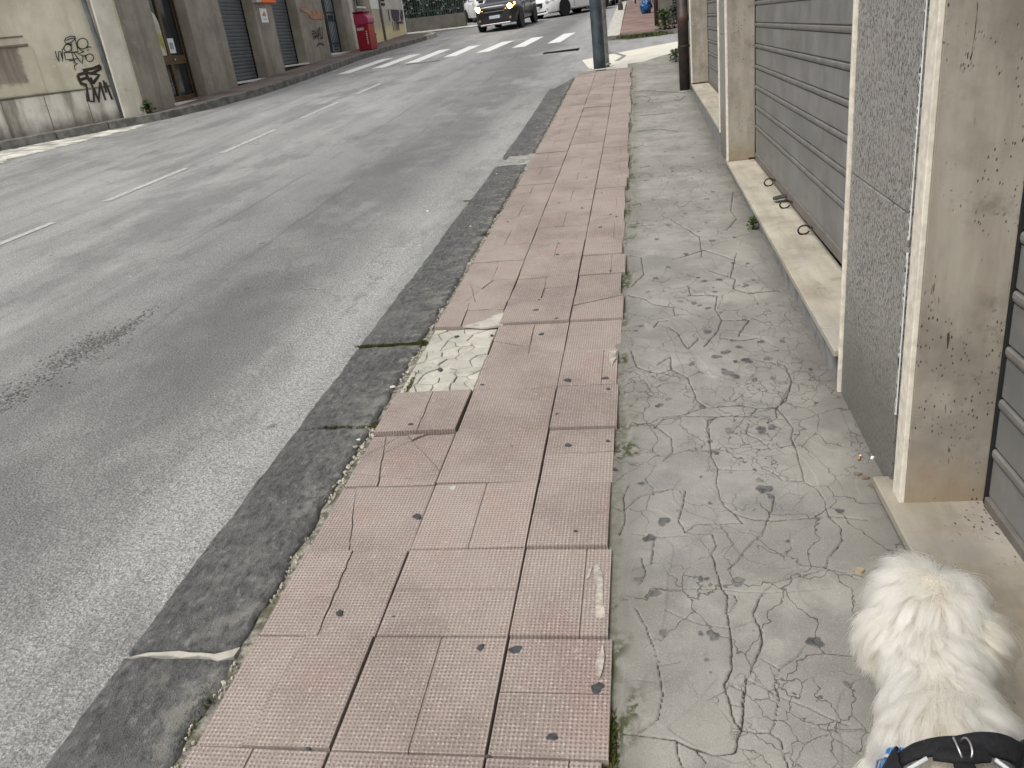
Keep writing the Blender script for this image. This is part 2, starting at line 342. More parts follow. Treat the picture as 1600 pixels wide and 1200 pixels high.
MAT['shutter'] = shutter_mat('grey painted shutter', (.198, .197, .191)); MAT['shutter_far'] = shutter_mat('blue grey shutter', (.115, .128, .132))
MAT['bead'] = plain('dusty shutter bead', (.165, .158, .148), .6, var=.15); MAT['rail'] = plain('shutter rail', (.145, .13, .115), .65)
MAT['dark'] = plain('dark gap', (.012, .012, .013), .9); MAT['rust'] = plain('rusty iron', (.055, .042, .036), .6, .4, .6, .3, 60); MAT['steel'] = plain('worn steel', (.55, .55, .55), .35, .5, .9)

def stucco(name, c0, c1, streakc, sfac=.5, stain=None, tint=None):
    k = N(name, .9, .2); p = k.pos(); a = k.noise(1.4, 6, .62); st = k.noise(1, 6, .62, vec=k.sc(p, (3.2, 3.2, .45)))
    c = k.mix(k.mr(a, .3, .7), c0, c1); c = k.mix(k.math('MULTIPLY', k.mr(st, .45, .72), sfac), c, streakc)
    if stain: c = k.mix(k.math('MULTIPLY', k.mr(k.noise(4.5, 6, .7), .56, .7), stain[1]), c, stain[0])
    if tint: c = tint(k, c)
    c = k.mix(k.math('MULTIPLY', k.mr(k.noise(25, 4, .7), .6, .75), .3), c, tuple(v*.6 for v in c0))
    k.col(c); k.bump(k.noise(40, 5, .7), .35, .01); return k.m
MAT['brown'] = stucco('brown grey render', (.265, .237, .192), (.385, .35, .292), (.185, .16, .128), .6, ((.47, .44, .385), .5))
def lowdirt(k, c):
    X, Y_, Z = k.xyz(); g = k.math('SUBTRACT', Z, k.math('MULTIPLY_ADD', Y_, .055, .0))
    return k.mix(k.math('MULTIPLY', k.mr(k.math('ADD', g, k.math('MULTIPLY', k.noise(3, 5), .7)), .80, .25), .9), c, (.08, .075, .055))
MAT['cream'] = stucco('cream plaster', (.54, .50, .385), (.68, .645, .52), (.40, .365, .275), .6, ((.78, .77, .71), .55))
MAT['plinth'] = stucco('stained white plinth', (.60, .58, .51), (.76, .745, .68), (.17, .15, .115), .9, ((.28, .25, .20), .5), lowdirt)
MAT['pilaster'] = stucco('peeling pale plaster', (.50, .475, .40), (.66, .635, .56), (.36, .33, .26), .5, ((.30, .26, .19), .45))
MAT['bricked'] = stucco('brown filled window', (.20, .17, .145), (.29, .25, .21), (.45, .41, .35), .5)
MAT['blackmould'] = stucco('mould', (.12, .115, .09), (.24, .22, .17), (.08, .08, .06), .5)
def sunband(k, c):  # low yellow band paints sunlight into the wall colour
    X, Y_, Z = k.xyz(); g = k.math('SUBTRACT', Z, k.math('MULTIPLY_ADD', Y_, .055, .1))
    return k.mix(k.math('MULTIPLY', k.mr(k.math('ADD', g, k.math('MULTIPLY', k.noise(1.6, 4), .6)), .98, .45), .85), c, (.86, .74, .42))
MAT['yellow'] = stucco('beige render with painted sun', (.47, .43, .35), (.56, .52, .43), (.40, .36, .29), .5, None, sunband)
MAT['whitewash'] = plain('white wash', (.78, .78, .76), .85, var=.06); MAT['greyrepaint'] = plain('grey repaint', (.36, .36, .32), .9)
MAT['wallup'] = plain('upper wall', (.46, .43, .37), .9); MAT['marble'] = plain('white threshold', (.72, .71, .67), .6, var=.12)
MAT['riser'] = plain('cement riser', (.20, .20, .195), .9, var=.25, sc=14); MAT['riser_dark'] = plain('dark riser', (.05, .052, .05), .9)
MAT['ink'] = plain('black spray paint', (.018, .018, .02), .6); MAT['ink_brown'] = plain('brown spray paint', (.045, .036, .03), .6); MAT['ink_purple'] = plain('purple spray paint', (.07, .05, .075), .6)
MAT['ink_orange'] = plain('faded orange paint', (.37, .215, .135), .9, var=.35, sc=5)
MAT['wood'] = plain('old varnished wood', (.10, .062, .026), .5, .4, var=.35, sc=20)
def glass(name, c, rough=.08):
    return plain(name, c, rough, .6, var=.3, sc=3)
MAT['glass'] = glass('dark glass', (.018, .023, .024)); MAT['carglass'] = glass('car glass', (.02, .025, .027), .05); MAT['paper'] = plain('white paper', (.80, .80, .78), .8, var=.04)
MAT['sack'] = plain('pale green white sack', (.56, .58, .47), .8, var=.2, sc=6); MAT['sack_yellow'] = plain('yellow print', (.42, .40, .12), .8)
MAT['orange'] = plain('orange sign', (.85, .17, .03), .5, var=.05); MAT['signgrey'] = plain('sign grey', (.5, .5, .48), .5); MAT['redprint'] = plain('red print', (.55, .12, .06), .8); MAT['greyprint'] = plain('grey print', (.35, .36, .42), .8)
MAT['red'] = plain('red glossy plastic', (.27, .010, .022), .42, .5, var=.1); MAT['redtop'] = plain('faded magenta hood', (.33, .040, .095), .3, .5, var=.12, sc=3); MAT['reddark'] = plain('dark red', (.17, .004, .012), .35)
MAT['white'] = plain('white paint', (.80, .80, .78), .6, var=.05)
k = N('road paint', .75, .3); w = k.mr(k.noise(24, 5, .7), .30, .62); w2 = k.mr(k.noise(170, 2), .35, .6); k.col(k.mix(k.math('MULTIPLY', k.math('MULTIPLY_ADD', w, .5, .5), k.math('MULTIPLY_ADD', w2, .35, .65)), (.24, .24, .235), (.80, .80, .78))); MAT['roadpaint'] = k.m
k = N('worn road paint', .8, .3); w = k.mr(k.noise(16, 5, .75), .36, .62); w2 = k.mr(k.noise(150, 2), .38, .6); k.col(k.mix(k.math('MULTIPLY', w, k.math('MULTIPLY_ADD', w2, .5, .5)), (.27, .27, .266), (.50, .50, .49))); MAT['wornpaint'] = k.m
MAT['bluepole'] = plain('blue grey painted steel', (.046, .060, .071), .5, .4, .2, .3, 6); MAT['galv'] = plain('galvanised steel', (.30, .31, .31), .5, .4, .5, .2, 9)
k = N('brown downpipe', .5, .4); X, Y_, Z = k.xyz(); c = k.mix(k.mr(k.noise(5, 4), .4, .65), (.030, .028, .027), (.07, .045, .034)); k.col(c); MAT['downpipe'] = k.m
MAT['greypipe'] = plain('grey downpipe', (.13, .14, .15), .6, var=.25, sc=5)
MAT['fence'] = plain('dark green fence paint', (.035, .055, .047), .6); MAT['lowwall'] = stucco('dark cement wall', (.10, .095, .082), (.16, .15, .13), (.07, .065, .055), .5)
def leafmat(name, a, b):
    k = N(name, .6, .3); k.col(k.mix(k.mr(k.noise(9, 3), .35, .65), a, b)); return k.m
MAT['hedge'] = leafmat('hedge leaves', (.008, .016, .010), (.016, .030, .016)); MAT['weed'] = leafmat('weed leaves', (.03, .060, .018), (.075, .105, .034)); MAT['moss'] = leafmat('moss', (.05, .058, .016), (.10, .11, .03)); MAT['twig'] = plain('twig', (.05, .04, .03), .9)
MAT['pebble'] = plain('crumbled mortar', (.40, .375, .315), .9, var=.45, sc=60); MAT['gum'] = plain('trodden gum', (.052, .053, .056), .75, var=.3, sc=60); MAT['gum_pale'] = plain('pale gum', (.40, .42, .38), .75)
k = N('mortar joint', .95, .1); c = k.mix(k.mr(k.noise(35, 5), .35, .65), (.10, .095, .08), (.30, .285, .245)); c = k.mix(k.math('MULTIPLY', k.mr(k.noise(5, 4), .58, .66), .7), c, (.07, .07, .035)); k.col(c); k.bump(k.noise(70, 4), .8, .01); MAT['mortar'] = k.m
MAT['smear'] = plain('worn cement smear', (.36, .325, .285), .9, var=.35, sc=45); MAT['riserpale'] = plain('rough grey fill', (.25, .245, .23), .9, var=.35, sc=14); MAT['bed'] = plain('dark bedding', (.05, .046, .04), .95)
MAT['apron'] = plain('pale concrete apron', (.60, .575, .50), .9, var=.07, sc=3); MAT['roadedge'] = plain('pale road edge', (.52, .505, .455), .9, var=.35, sc=3); MAT['redpave'] = None
k = N('far red paving', .9, .2); c = k.mix(k.mr(k.noise(1.3, 5), .35, .65), (.165, .113, .098), (.23, .165, .143)); c = k.mix(k.math('MULTIPLY', k.mr(k.noise(1, 4, vec=k.sc(k.pos(), (.8, 2.4, 1))), .58, .7), .5), c, (.20, .13, .11)); k.col(c); MAT['redpave'] = k.m
k = N('far pavement', .9, .2); c = k.mix(k.mr(k.noise(1.1, 5), .35, .65), (.15, .12, .105), (.25, .20, .18)); k.col(c); k.bump(k.noise(30, 4), .4, .01); MAT['leftpave'] = k.m
MAT['kerbfar'] = plain('far kerb stone', (.17, .165, .15), .9, var=.35, sc=6); MAT['kerbpale'] = plain('pale kerb stone', (.42, .41, .37), .9, var=.2, sc=6)

def split(poly, a, b_):
    """cut a convex polygon by the line a-b"""
    A, B = [], []; d = (b_[0]-a[0], b_[1]-a[1]); sd_ = lambda p: d[0]*(p[1]-a[1])-d[1]*(p[0]-a[0]); n = len(poly)
    for i in range(n):
        p, q = poly[i], poly[(i+1) % n]; s0, s1 = sd_(p), sd_(q)
        if s0 >= 0: A.append(p)
        if s0 <= 0: B.append(p)
        if s0*s1 < 0:
            t = s0/(s0-s1); m = (p[0]+(q[0]-p[0])*t, p[1]+(q[1]-p[1])*t); A.append(m); B.append(m)
    return A, B
def jag(poly, rect, amp=.005):
    """subdivide and shake crack edges; the outer edge of the tile stays straight"""
    out = []; n = len(poly)
    for i in range(n):
        p, q = poly[i], poly[(i+1) % n]; L = math.hypot(q[0]-p[0], q[1]-p[1]); m = max(1, int(L/.03))
        for j in range(m):
            t = j/m; x, y = p[0]+(q[0]-p[0])*t, p[1]+(q[1]-p[1])*t
            e = min(x-rect[0], rect[1]-x, y-rect[2], rect[3]-y); w = min(max(e, 0), .012)/.012*amp
            nv = noise.noise_vector(Vector((x*22, y*22, 3.3))); out.append((x+nv.x*w, y+nv.y*w))
    return out
def shrink(poly, d):
    cx = sum(p[0] for p in poly)/len(poly); cy = sum(p[1] for p in poly)/len(poly)
    o = []
    for x, y in poly:
        L = math.hypot(x-cx, y-cy)+1e-9; o.append((x-(x-cx)/L*d, y-(y-cy)/L*d))
    return o
# ================================================================== GROUND
road_ys = np.concatenate([np.arange(-12, 8, 2.), np.arange(8, 14, .5), np.arange(14, 60, 2.), np.arange(60, 221, 20.)])
road_xs = np.array([-120, -60, -30, -20, -14, -10, -6, -3, -1.7, 0., 3, 10, 30, 60, 120.])
XX, YY = np.meshgrid(road_xs, road_ys)
ZZ = np.vectorize(lambda x, y: P(min(y, 70)) + max(0, y-70)*.0 - .015*max(-30, min(x, 30)))(XX, YY) - .06
road = link('road', grid_mesh('road', XX, YY, ZZ), MAT['asphalt']); tag(road, kind='structure')
ROADZ = -.06

def sheet(name, poly, dz, mat, parent=None, kind=None, sub=1):
    """flat sheet following the ground, poly = xy list"""
    me = bpy.data.meshes.new(name); bm = bmesh.new()
    f = bm.faces.new([bm.verts.new((x, y, 0)) for x, y in poly])
    if sub:
        ys = [p[1] for p in poly]; y = math.floor(min(ys))+.5
        while y < max(ys):
            bmesh.ops.bisect_plane(bm, geom=bm.verts[:]+bm.edges[:]+bm.faces[:], plane_co=(0, y, 0), plane_no=(0, 1, 0)); y += .5 if (max(ys)-min(ys)) < 12 else 1.0
    bm.normal_update()
    for fc in bm.faces:
        if fc.normal.z < 0: fc.normal_flip()
    for v in bm.verts: v.co.z = G(v.co.x, v.co.y)+dz
    bm.to_mesh(me); bm.free(); o = link(name, me, mat, parent)
    if kind: tag(o, kind=kind)
    return o
# road markings -------------------------------------------------
def quadmark(name, pts, dz, mat):
    b = MB(); n = 6
    (a, b_), (c_, d) = (np.array(pts[0]), np.array(pts[1])), (np.array(pts[3]), np.array(pts[2]))
    vs = []; fs = []
    for i in range(n+1):
        t = i/n; l = a*(1-t)+c_*t; r_ = b_*(1-t)+d*t
        for q in (l, r_): vs.append((q[0], q[1], G(q[0], q[1])+dz))
    for i in range(n): fs.append((2*i, 2*i+1, 2*i+3, 2*i+2))
    b.add(vs, fs); return b.build(name, mat, road)
for (y0, y1) in ((5.2, 8.05), (9.0, 10.87), (11.9, 13.85), (14.95, 16.95), (18.1, 19.85), (2.0, 4.0)):
    xa = -6.43+.03*(y0-7); xb = -6.43+.03*(y1-7)
    quadmark('lane_dash', [(xa-.055, y0), (xa+.055, y0), (xb+.055, y1), (xb-.055, y1)], ROADZ+.005, MAT['wornpaint'])
ZS = [((529, 116), (544, 115), (613, 91), (599, 92)), ((584, 107), (598, 106), (656, 85), (642, 85.5)), ((635, 99), (650, 98), (703, 77), (688, 78)), ((693.5, 89.4), (711, 88), (751, 71), (733, 72)),
      ((745, 82.5), (763, 81), (803, 64), (785, 65.5)), ((800, 75), (819.5, 73), (850, 57.7), (832, 58.6)), ((856, 68), (874.5, 66.5), (900, 51.4), (881, 52.5))]
for q in ZS:
    w = [gp(a, b, ROADZ)[:2] for a, b in q]
    c0 = (w[0]+w[1])/2; c1 = (w[2]+w[3])/2; hw = np.array([.20, 0.0])
    quadmark('zebra_stripe', [c0-hw, c0+hw, c1+hw, c1-hw], ROADZ+.005, MAT['roadpaint'])
# drain grate, sealed patches
b = MB(); gx, gy = -2.02, 23.4
for i in range(7): b.box(gx-.42, gx+.42, gy-.40+i*.125, gy-.34+i*.125, G(gx, gy)-.09, G(gx, gy)-.047)
b.box(gx-.46, gx-.42, gy-.45, gy+.46, G(gx, gy)-.12, G(gx, gy)-.045); b.box(gx+.42, gx+.46, gy-.45, gy+.46, G(gx, gy)-.12, G(gx, gy)-.045)
grate = b.build('drain_grate', MAT['dark'], road)
sheet('tar_seam', [(-6.6, 24.3), (-5.6, 24.35), (-5.6, 24.55), (-6.6, 24.5)], ROADZ+.004, MAT['riser_dark'], road)
# ravelled pothole patches in the asphalt: loose stones proud of the surface
def rubble(name, spots, n, rmin, rmax, dz, mat, parent=None, seed=1, flat=.5):
    rd = random.Random(seed); b = MB()
    for _ in range(n):
        (cx, cy, sx, sy) = rd.choice(spots); x = rd.gauss(cx, sx); y = rd.gauss(cy, sy); r_ = rd.uniform(rmin, rmax); z = G(x, y)+dz
        m = 6; ph = rd.uniform(0, 6.28); ring = [(x+r_*rd.uniform(.7, 1.2)*math.cos(ph+6.283*j/m), y+r_*rd.uniform(.7, 1.2)*math.sin(ph+6.283*j/m)) for j in range(m)]
        h = r_*flat*rd.uniform(.5, 1.3)
        vs = [(u, v, z-.004) for u, v in ring]+[(x+(u-x)*.6, y+(v-y)*.6, z+h) for u, v in ring]
        b.add(vs, [(j, (j+1) % m, m+(j+1) % m, m+j) for j in range(m)]+[tuple(range(m, 2*m))])
    o = b.build(name, mat, parent); tag(o, kind='stuff'); return o
MAT['agg'] = plain('bare aggregate', (.125, .124, .12), .85, var=.5, sc=90)
rubble('loose_aggregate', [(-3.46, 4.1, .09, .18), (-3.40, 4.6, .04, .2), (-3.5, 3.55, .07, .14), (-3.47, 4.35, .08, .12)], 1250, .005, .012, ROADZ, MAT['agg'], road, 3, .4)

# pale strip along the road edge by the cream wall
sheet('pale_strip', jag([(-11.1, 13.0), (-10.75, 14.2), (-10.25, 15.6), (-10.05, 16.3), (-10.3, 16.45), (-10.8, 16.1), (-12.1, 14.55), (-15.1, 10.9), (-14.0, 10.2), (-12.2, 12.2)], (-99, 99, -99, 99), .25), ROADZ+.006, MAT['roadedge'], None, 'structure')
# side street apron
ap = sheet('concrete_apron', [(-1.05, 18.3), (-.62, 17.6), (-.2, 17.55), (.1, 18.0), (.78, 19.6), (9, 21.5), (9, 24.3), (.95, 22.4), (-.5, 21.1), (-1.3, 20.2)], -.05, MAT['apron'], None, 'structure')
b = MB(); pts = [gp(x, y, -.046) for x, y in ((950, 81), (962, 83), (972, 86), (976, 87), (970, 91), (963, 95))]
for (p, q) in zip(pts[:-1], pts[1:]):
    d = np.array(q-p)[:2]; nn = np.array([-d[1], d[0]])/np.hypot(*d)*.05
    b.add([(p[0]-nn[0], p[1]-nn[1], p[2]), (p[0]+nn[0], p[1]+nn[1], p[2]), (q[0]+nn[0], q[1]+nn[1], q[2]), (q[0]-nn[0], q[1]-nn[1], q[2])], [(0, 1, 2, 3)])
b.build('sealed_crack', MAT['riser'], ap)

# ================================================================== RIGHT PAVEMENT: concrete strip
ys = [.75]
while ys[-1] < 18.0: ys.append(ys[-1]+max(.003, .00135*ys[-1]**1.3))
ys = np.array(ys); us = np.linspace(-.235, .80, 300)
CXg, CYg = np.meshgrid(us, ys)
def zz(pts, s, ox, oy): return [tuple(gp(ox+a/s, oy+b_/s)[:2]) for a, b_ in pts]
Z8 = [[(600,0),(565,35),(510,45),(440,58),(370,65),(345,90),(350,150),(355,190),(375,230),(372,270),(378,310),(395,350),(430,375),(490,395),(560,398),(630,393),(735,385),(860,398)],
 [(735,385),(715,320),(695,295),(655,270),(640,210),(615,130),(618,100),(565,35)],
 [(735,385),(775,425),(778,465),(735,520),(725,555),(640,580),(560,600),(520,635),(490,700),(515,760),(520,800),(490,880),(470,915)],
 [(520,635),(620,628),(735,618)], [(725,555),(790,570),(830,590)],
 [(430,375),(455,405),(375,410),(310,412),(270,435),(300,440),(360,445),(370,480),(355,510),(372,560),(390,620),(410,650),(405,700),(415,760),(418,830),(420,880),(395,925),(415,990),(430,1050),(450,1075)],
 [(375,230),(450,235),(540,235),(590,270),(655,270)], [(470,915),(540,945),(575,970),(660,1000),(720,1035),(800,1060)],
 [(575,880),(560,930),(575,970),(565,1040),(545,1085)], [(520,850),(575,880),(640,835),(660,805)],
 [(60,1085),(110,1090),(185,1100),(240,1110),(300,1135),(370,1155),(435,1145),(450,1075),(460,1010),(470,915)],
 [(110,1090),(185,1042),(195,960),(185,870),(190,850)], [(185,870),(255,855)], [(215,620),(300,620),(390,625),(520,635)], [(110,685),(130,720),(160,780),(180,840)],
 [(205,690),(260,710),(320,735),(420,750),(490,725)], [(545,1085),(580,1110),(590,1150),(605,1200)], [(450,1075),(520,1085),(545,1085)],
 [(170,100),(200,70),(270,62),(370,65)], [(120,85),(170,90),(225,130),(230,180),(200,205)], [(270,300),(265,350),(250,400),(270,435)],
 [(75,360),(120,325),(180,305),(230,300)], [(60,440),(75,400),(70,320),(90,285)], [(100,440),(190,450),(280,445)],
 [(560,320),(545,380),(525,430),(520,450),(485,470),(440,530),(410,560)], [(130,520),(145,570),(120,610)], [(100,560),(160,540),(170,470)],
 [(240,1110),(245,1160),(260,1200)], [(300,1135),(340,1175),(330,1200)], [(400,690),(415,700),(440,660),(430,640),(395,640)], [(415,930),(460,950),(455,1000),(420,990)]]
Z7 = [[(65,460),(130,475),(180,500),(265,510),(270,545)], [(175,605),(200,575),(240,570)], [(240,600),(285,630),(310,680),(330,700),(375,655)], [(75,710),(100,780),(150,800),(200,808),(255,790),(250,735),(190,770)],
 [(255,790),(330,830),(345,870),(370,930),(410,960)], [(100,1030),(170,1025),(200,1005),(300,995),(400,965),(560,950),(640,965)],
 [(410,1055),(420,1020),(480,998),(600,1000),(640,965),(720,960),(770,930),(790,840),(760,770),(640,750)], [(430,1120),(410,1055)], [(460,460),(450,520),(480,570),(460,620),(400,690)],
 [(420,350),(540,390),(530,430),(600,450),(740,440)], [(330,460),(460,460)], [(480,570),(600,570),(555,640)], [(545,270),(520,380)], [(60,155),(180,145)],
 [(500,170),(545,120),(520,80),(530,0)], [(250,120),(380,200),(390,290)], [(260,300),(400,260),(530,300)], [(60,280),(120,290),(130,370),(60,430)], [(330,420),(340,460)], [(640,650),(560,660),(470,650)],
 [(600,1030),(590,1080),(640,1100),(700,1150)], [(720,960),(725,1010),(680,1030)], [(790,1090),(800,1130),(740,1140),(640,1150)]]
cracks = [(zz(c_, 2.069, 940, 620), 1.0) for c_ in Z8]+[(zz(c_, 2.857, 960, 300), 1.0) for c_ in Z7]
cracks += [([tuple(gp(x, y)[:2]) for x, y in c_], 1.6) for c_ in ([(990,143),(1010,141),(1040,143),(1072,145)], [(993,152),(1003,149),(1017,153),(1012,158),(1020,161)], [(1055,157),(1064,155),(1072,149)], [(988,320),(1000,317),(1003,320)], [(975,352),(1000,349)], [(990,232),(1005,226)], [(1000,262),(1015,258)], [(995,205),(1030,201),(1060,205)], [(1000,180),(1050,176)])]
big = {0, 2, 5, 10}
CR = np.zeros_like(CXg); STEP = np.zeros_like(CXg)
wx = CXg + .010*(fbm(CXg*28, CYg*28, 3)-.44) + .004*(fbm(CXg*110, CYg*110, 2, 1)-.4); wy = CYg + .010*(fbm(CXg*28+40, CYg*28, 3, 1)-.44) + .004*(fbm(CXg*110, CYg*110+30, 2, 2)-.4)
wid = .35+1.3*fbm(CXg*9, CYg*9, 2, 2)
for i, (c_, k_) in enumerate(cracks):
    c_ = np.array(c_); y0, y1 = c_[:, 1].min()-.05, c_[:, 1].max()+.05
    j0, j1 = np.searchsorted(ys, y0), np.searchsorted(ys, y1)
    if j1-j0 < 2: continue
    ys_ = min(1., .0034/(.00135*max(c_[:, 1].mean(), 1.)**1.3)); d = segdist(wx[j0:j1], wy[j0:j1]*ys_, c_*np.array([1, ys_])); wd = np.maximum((.0025 if i in big else .0016)*k_*wid[j0:j1]*(1+.03*ys[j0:j1, None]), np.minimum(.5*np.gradient(ys)[j0:j1, None], .0034))
    CR[j0:j1] = np.maximum(CR[j0:j1], np.clip(1.35-d/wd, 0, 1)*(1. if ys_ > .75 else .8))
# ragged trench between tiles and concrete
edge = -.165+.05*(fbm(CYg*3.1, CYg*0+3, 3)-.3)+.03*(fbm(CYg*11, CYg*0+7, 2, 1)-.4)
tr = np.clip((edge+.035-CXg)/.02, 0, 1)*np.clip((fbm(CYg*2.0, CYg*0+1.5, 3, 1)-.34)*9, .25, 1)
Z = np.vectorize(P)(CYg) - .015*CXg
Z += .010*(fbm(CXg*2.2, CYg*1.6, 3)-.44) + .003*(fbm(CXg*14, CYg*14, 4, 1)-.44)
plate = vnoise(np.floor(fbm(CXg*3, CYg*2, 2)*9)*3.7, CYg*0, 2); Z += .004*(plate-.5)
Z += -.008*CR - .024*tr
moss = tr*np.clip((fbm(CXg*6, CYg*2.4, 3)-.40)*9, 0, 1)
moss = np.maximum(moss, np.clip((fbm(CXg*7+9, CYg*5, 3)-.58)*12, 0, 1)*np.clip((edge+.10-CXg)/.03, 0, 1))
GUM = np.zeros_like(CXg)
g8 = [(440,600,23),(172,637,20),(690,795,29),(360,775,22),(320,768,10),(198,765,16),(200,402,24),(155,457,23),(128,281,12),(790,930,11),(412,112,15),(515,108,19),(550,100,15),(350,145,10),(525,298,28),(510,270,14),(495,235,7),(545,320,14),(320,590,10),(340,592,9),(340,852,9),(352,892,4),(370,182,11),(305,170,5),(320,258,6),(190,28,11),(325,33,11),(490,760,4),(695,985,4),(90,985,5),(840,820,9),(855,828,8),(600,467,8),(770,370,14),(350,345,8),(245,370,5)]
g7 = [(415,622,26),(345,770,17),(497,715,25),(455,737,25),(510,812,30),(540,826,22),(490,800,18),(625,842,17),(705,832,14),(685,743,22),(655,668,18),(527,662,14),(747,668,15),(580,570,14),(240,925,16),(200,955,18),(400,398,16),(447,445,12),(590,418,12),(620,395,12),(595,320,12),(530,318,13),(435,220,16),(185,385,14),(295,486,14),(355,495,16),(380,505,14),(417,519,16),(315,97,11),(425,67,9),(188,213,13),(535,205,11),(875,793,11),(900,945,10),(120,600,14),(95,620,11),(555,692,16),(590,752,30),(540,757,14),(170,825,11),(300,65,8),(410,140,8),(240,335,12),(320,278,14),(510,1070,20),(660,1062,22),(710,1055,16),(425,1115,14),(560,955,12)]
blobs = [(*gp(940+a/2.069, 620+b_/2.069)[:2], r_/2.069, 940+a/2.069, 620+b_/2.069) for a, b_, r_ in g8]+[(*gp(960+a/2.857, 300+b_/2.857)[:2], r_/2.857, 960+a/2.857, 300+b_/2.857) for a, b_, r_ in g7]
for _ in range(46):
    yy = rng.uniform(4.5, 15); xx = rng.uniform(-.05, .68); blobs.append((xx, yy, None, rng.uniform(.008, .02), 0))
for i, (x, y, rp, px_, py_) in enumerate(blobs):
    if rp is None: rr = px_
    else:
        q = np.array([x, y, G(x, y)]); dep = (q-CAMP)@fw; rr = rp*dep/F*.86
    j0, j1 = np.searchsorted(ys, y-.1), np.searchsorted(ys, y+.1)
    dx = CXg[j0:j1]-x; dy = CYg[j0:j1]-y; d = np.hypot(dx, dy*(.92 if rr > .02 else .8)); an = np.arctan2(dy, dx)
    rad = rr*(1+.16*np.sin(2*an+i)+.12*np.sin(3*an+2.3*i)+.08*np.sin(5*an+i*1.7)+.22*(fbm(CXg[j0:j1]*60, CYg[j0:j1]*60, 2)-.38))
    GUM[j0:j1] = np.maximum(GUM[j0:j1], np.clip((rad-d)/.002+.5, 0, 1)*(.97 if i % 5 else .7))
Z += .0015*GUM
me = grid_mesh('concrete_strip', CXg, CYg, Z)
for nm, A in (('crack', CR), ('gum', GUM), ('moss', moss)):
    at = me.attributes.new(nm, 'FLOAT', 'POINT'); at.data.foreach_set('value', A.ravel().astype(np.float32))
pave = empty('pavement'); tag(pave, kind='structure')
conc = link('concrete_strip', me, MAT['concrete'], pave)
# body under the paving (closes its end towards the side street)
b = MB(); q0 = lambda x, y: G(x, y)-.30; q1 = lambda x, y: G(x, y)-.042
for y0, y1 in zip([.3, 4, 8, 10, 13], [4, 8, 10, 13, 17.3]): b.prism([(-1.215, y0), (.80, y0), (.80, y1), (-1.215, y1)], q0, q1)
b.build('bedding', MAT['bed'], pave)
b = MB(); b.prism([(-.235, 17.3), (.0, 17.35), (.8, 19.3), (.8, 17.9), (-.235, 17.9)][:0] or [(-.235, 17.95), (.80, 17.95), (.80, 19.35), (.4, 18.75), (0.05, 18.0), (-.02, 17.96)], q0, lambda x, y: G(x, y)-.004); b.build('concrete_end', MAT['concrete'], pave)

# ================================================================== paving tiles
ROW0, PITCH = 1.378, .3985
def tilepiece(b, poly, dz, tx, ty, c, ch=.0025, groove=None):
    zf = lambda x, y: G(x, y)+dz+tx*(x-c[0])+ty*(y-c[1])
    n = len(poly); inn = shrink(poly, ch)
    vs = [(x, y, zf(x, y)-.036) for x, y in poly]+[(x, y, zf(x, y)-ch*.8) for x, y in poly]+[(x, y, zf(x, y)) for x, y in inn]
    fs = [(i, (i+1) % n, n+(i+1) % n, n+i) for i in range(n)]+[(n+i, n+(i+1) % n, 2*n+(i+1) % n, 2*n+i) for i in range(n)]+[tuple(range(2*n, 3*n))]
    b.add(vs, fs)
cols = [(-1.207, -.8385), (-.8385, -.4455), (-.4455, -.158)]
cutlines = {  # (row, col): straight cracks given by pixel pairs on the photograph's ground
 (3, 0): [((588, 700), (606, 690)), ((603, 681), (590, 755)), ((548, 738), (592, 742)), ((600, 720), (637, 707)), ((652, 695), (692, 740)), ((606, 702), (660, 680))],
 (2, 0): [((556, 760), (545, 850))], (1, 0): [((553, 857), (495, 989))], (0, 0): [((430, 1075), (376, 1165))],
 (4, 0): [((677, 612), (655, 670))], (3, 1): [((708, 708), (805, 672))], (3, 2): [((870, 708), (969, 704))],
 (6, 1): [((830, 530), (825, 552)), ((792, 535), (830, 541))], (7, 0): [((727, 492), (735, 470)), ((735, 485), (760, 484))], (8, 0): [((722, 475), (770, 438)), ((755, 453), (790, 472)), ((740, 462), (743, 474))],
 (8, 1): [((855, 432), (845, 468)), ((815, 452), (900, 446))], (9, 1): [((858, 432), (910, 413)), ((852, 432), (880, 435))], (8, 2): [((898, 448), (972, 438)), ((900, 463), (975, 457))], (7, 2): [((898, 479), (970, 462))], (7, 1): [((846, 470), (895, 481))], (9, 0): [((780, 410), (768, 440))], (4, 1): [((845, 612), (870, 625))]}
def row_dz(i, j):
    rd = random.Random(i*31+j*7+5); return rd.uniform(-.0045, .0045), rd.uniform(-.010, .010), rd.uniform(-.013, .013)
fixed = {(4, 0): (.010, .02, -.03), (4, 2): (.006, 0, -.02), (2, 2): (.007, .01, -.03), (7, 1): (.008, 0, -.02), (7, 2): (.009, .0, -.03), (1, 2): (.006, 0, -.02), (3, 0): (-.004, .01, 0), (2, 1): (.004, .02, 0), (1, 1): (.002, .012, 0), (0, 1): (.002, .012, 0), (6, 1): (-.004, 0, 0), (6, 2): (-.003, 0, 0)}
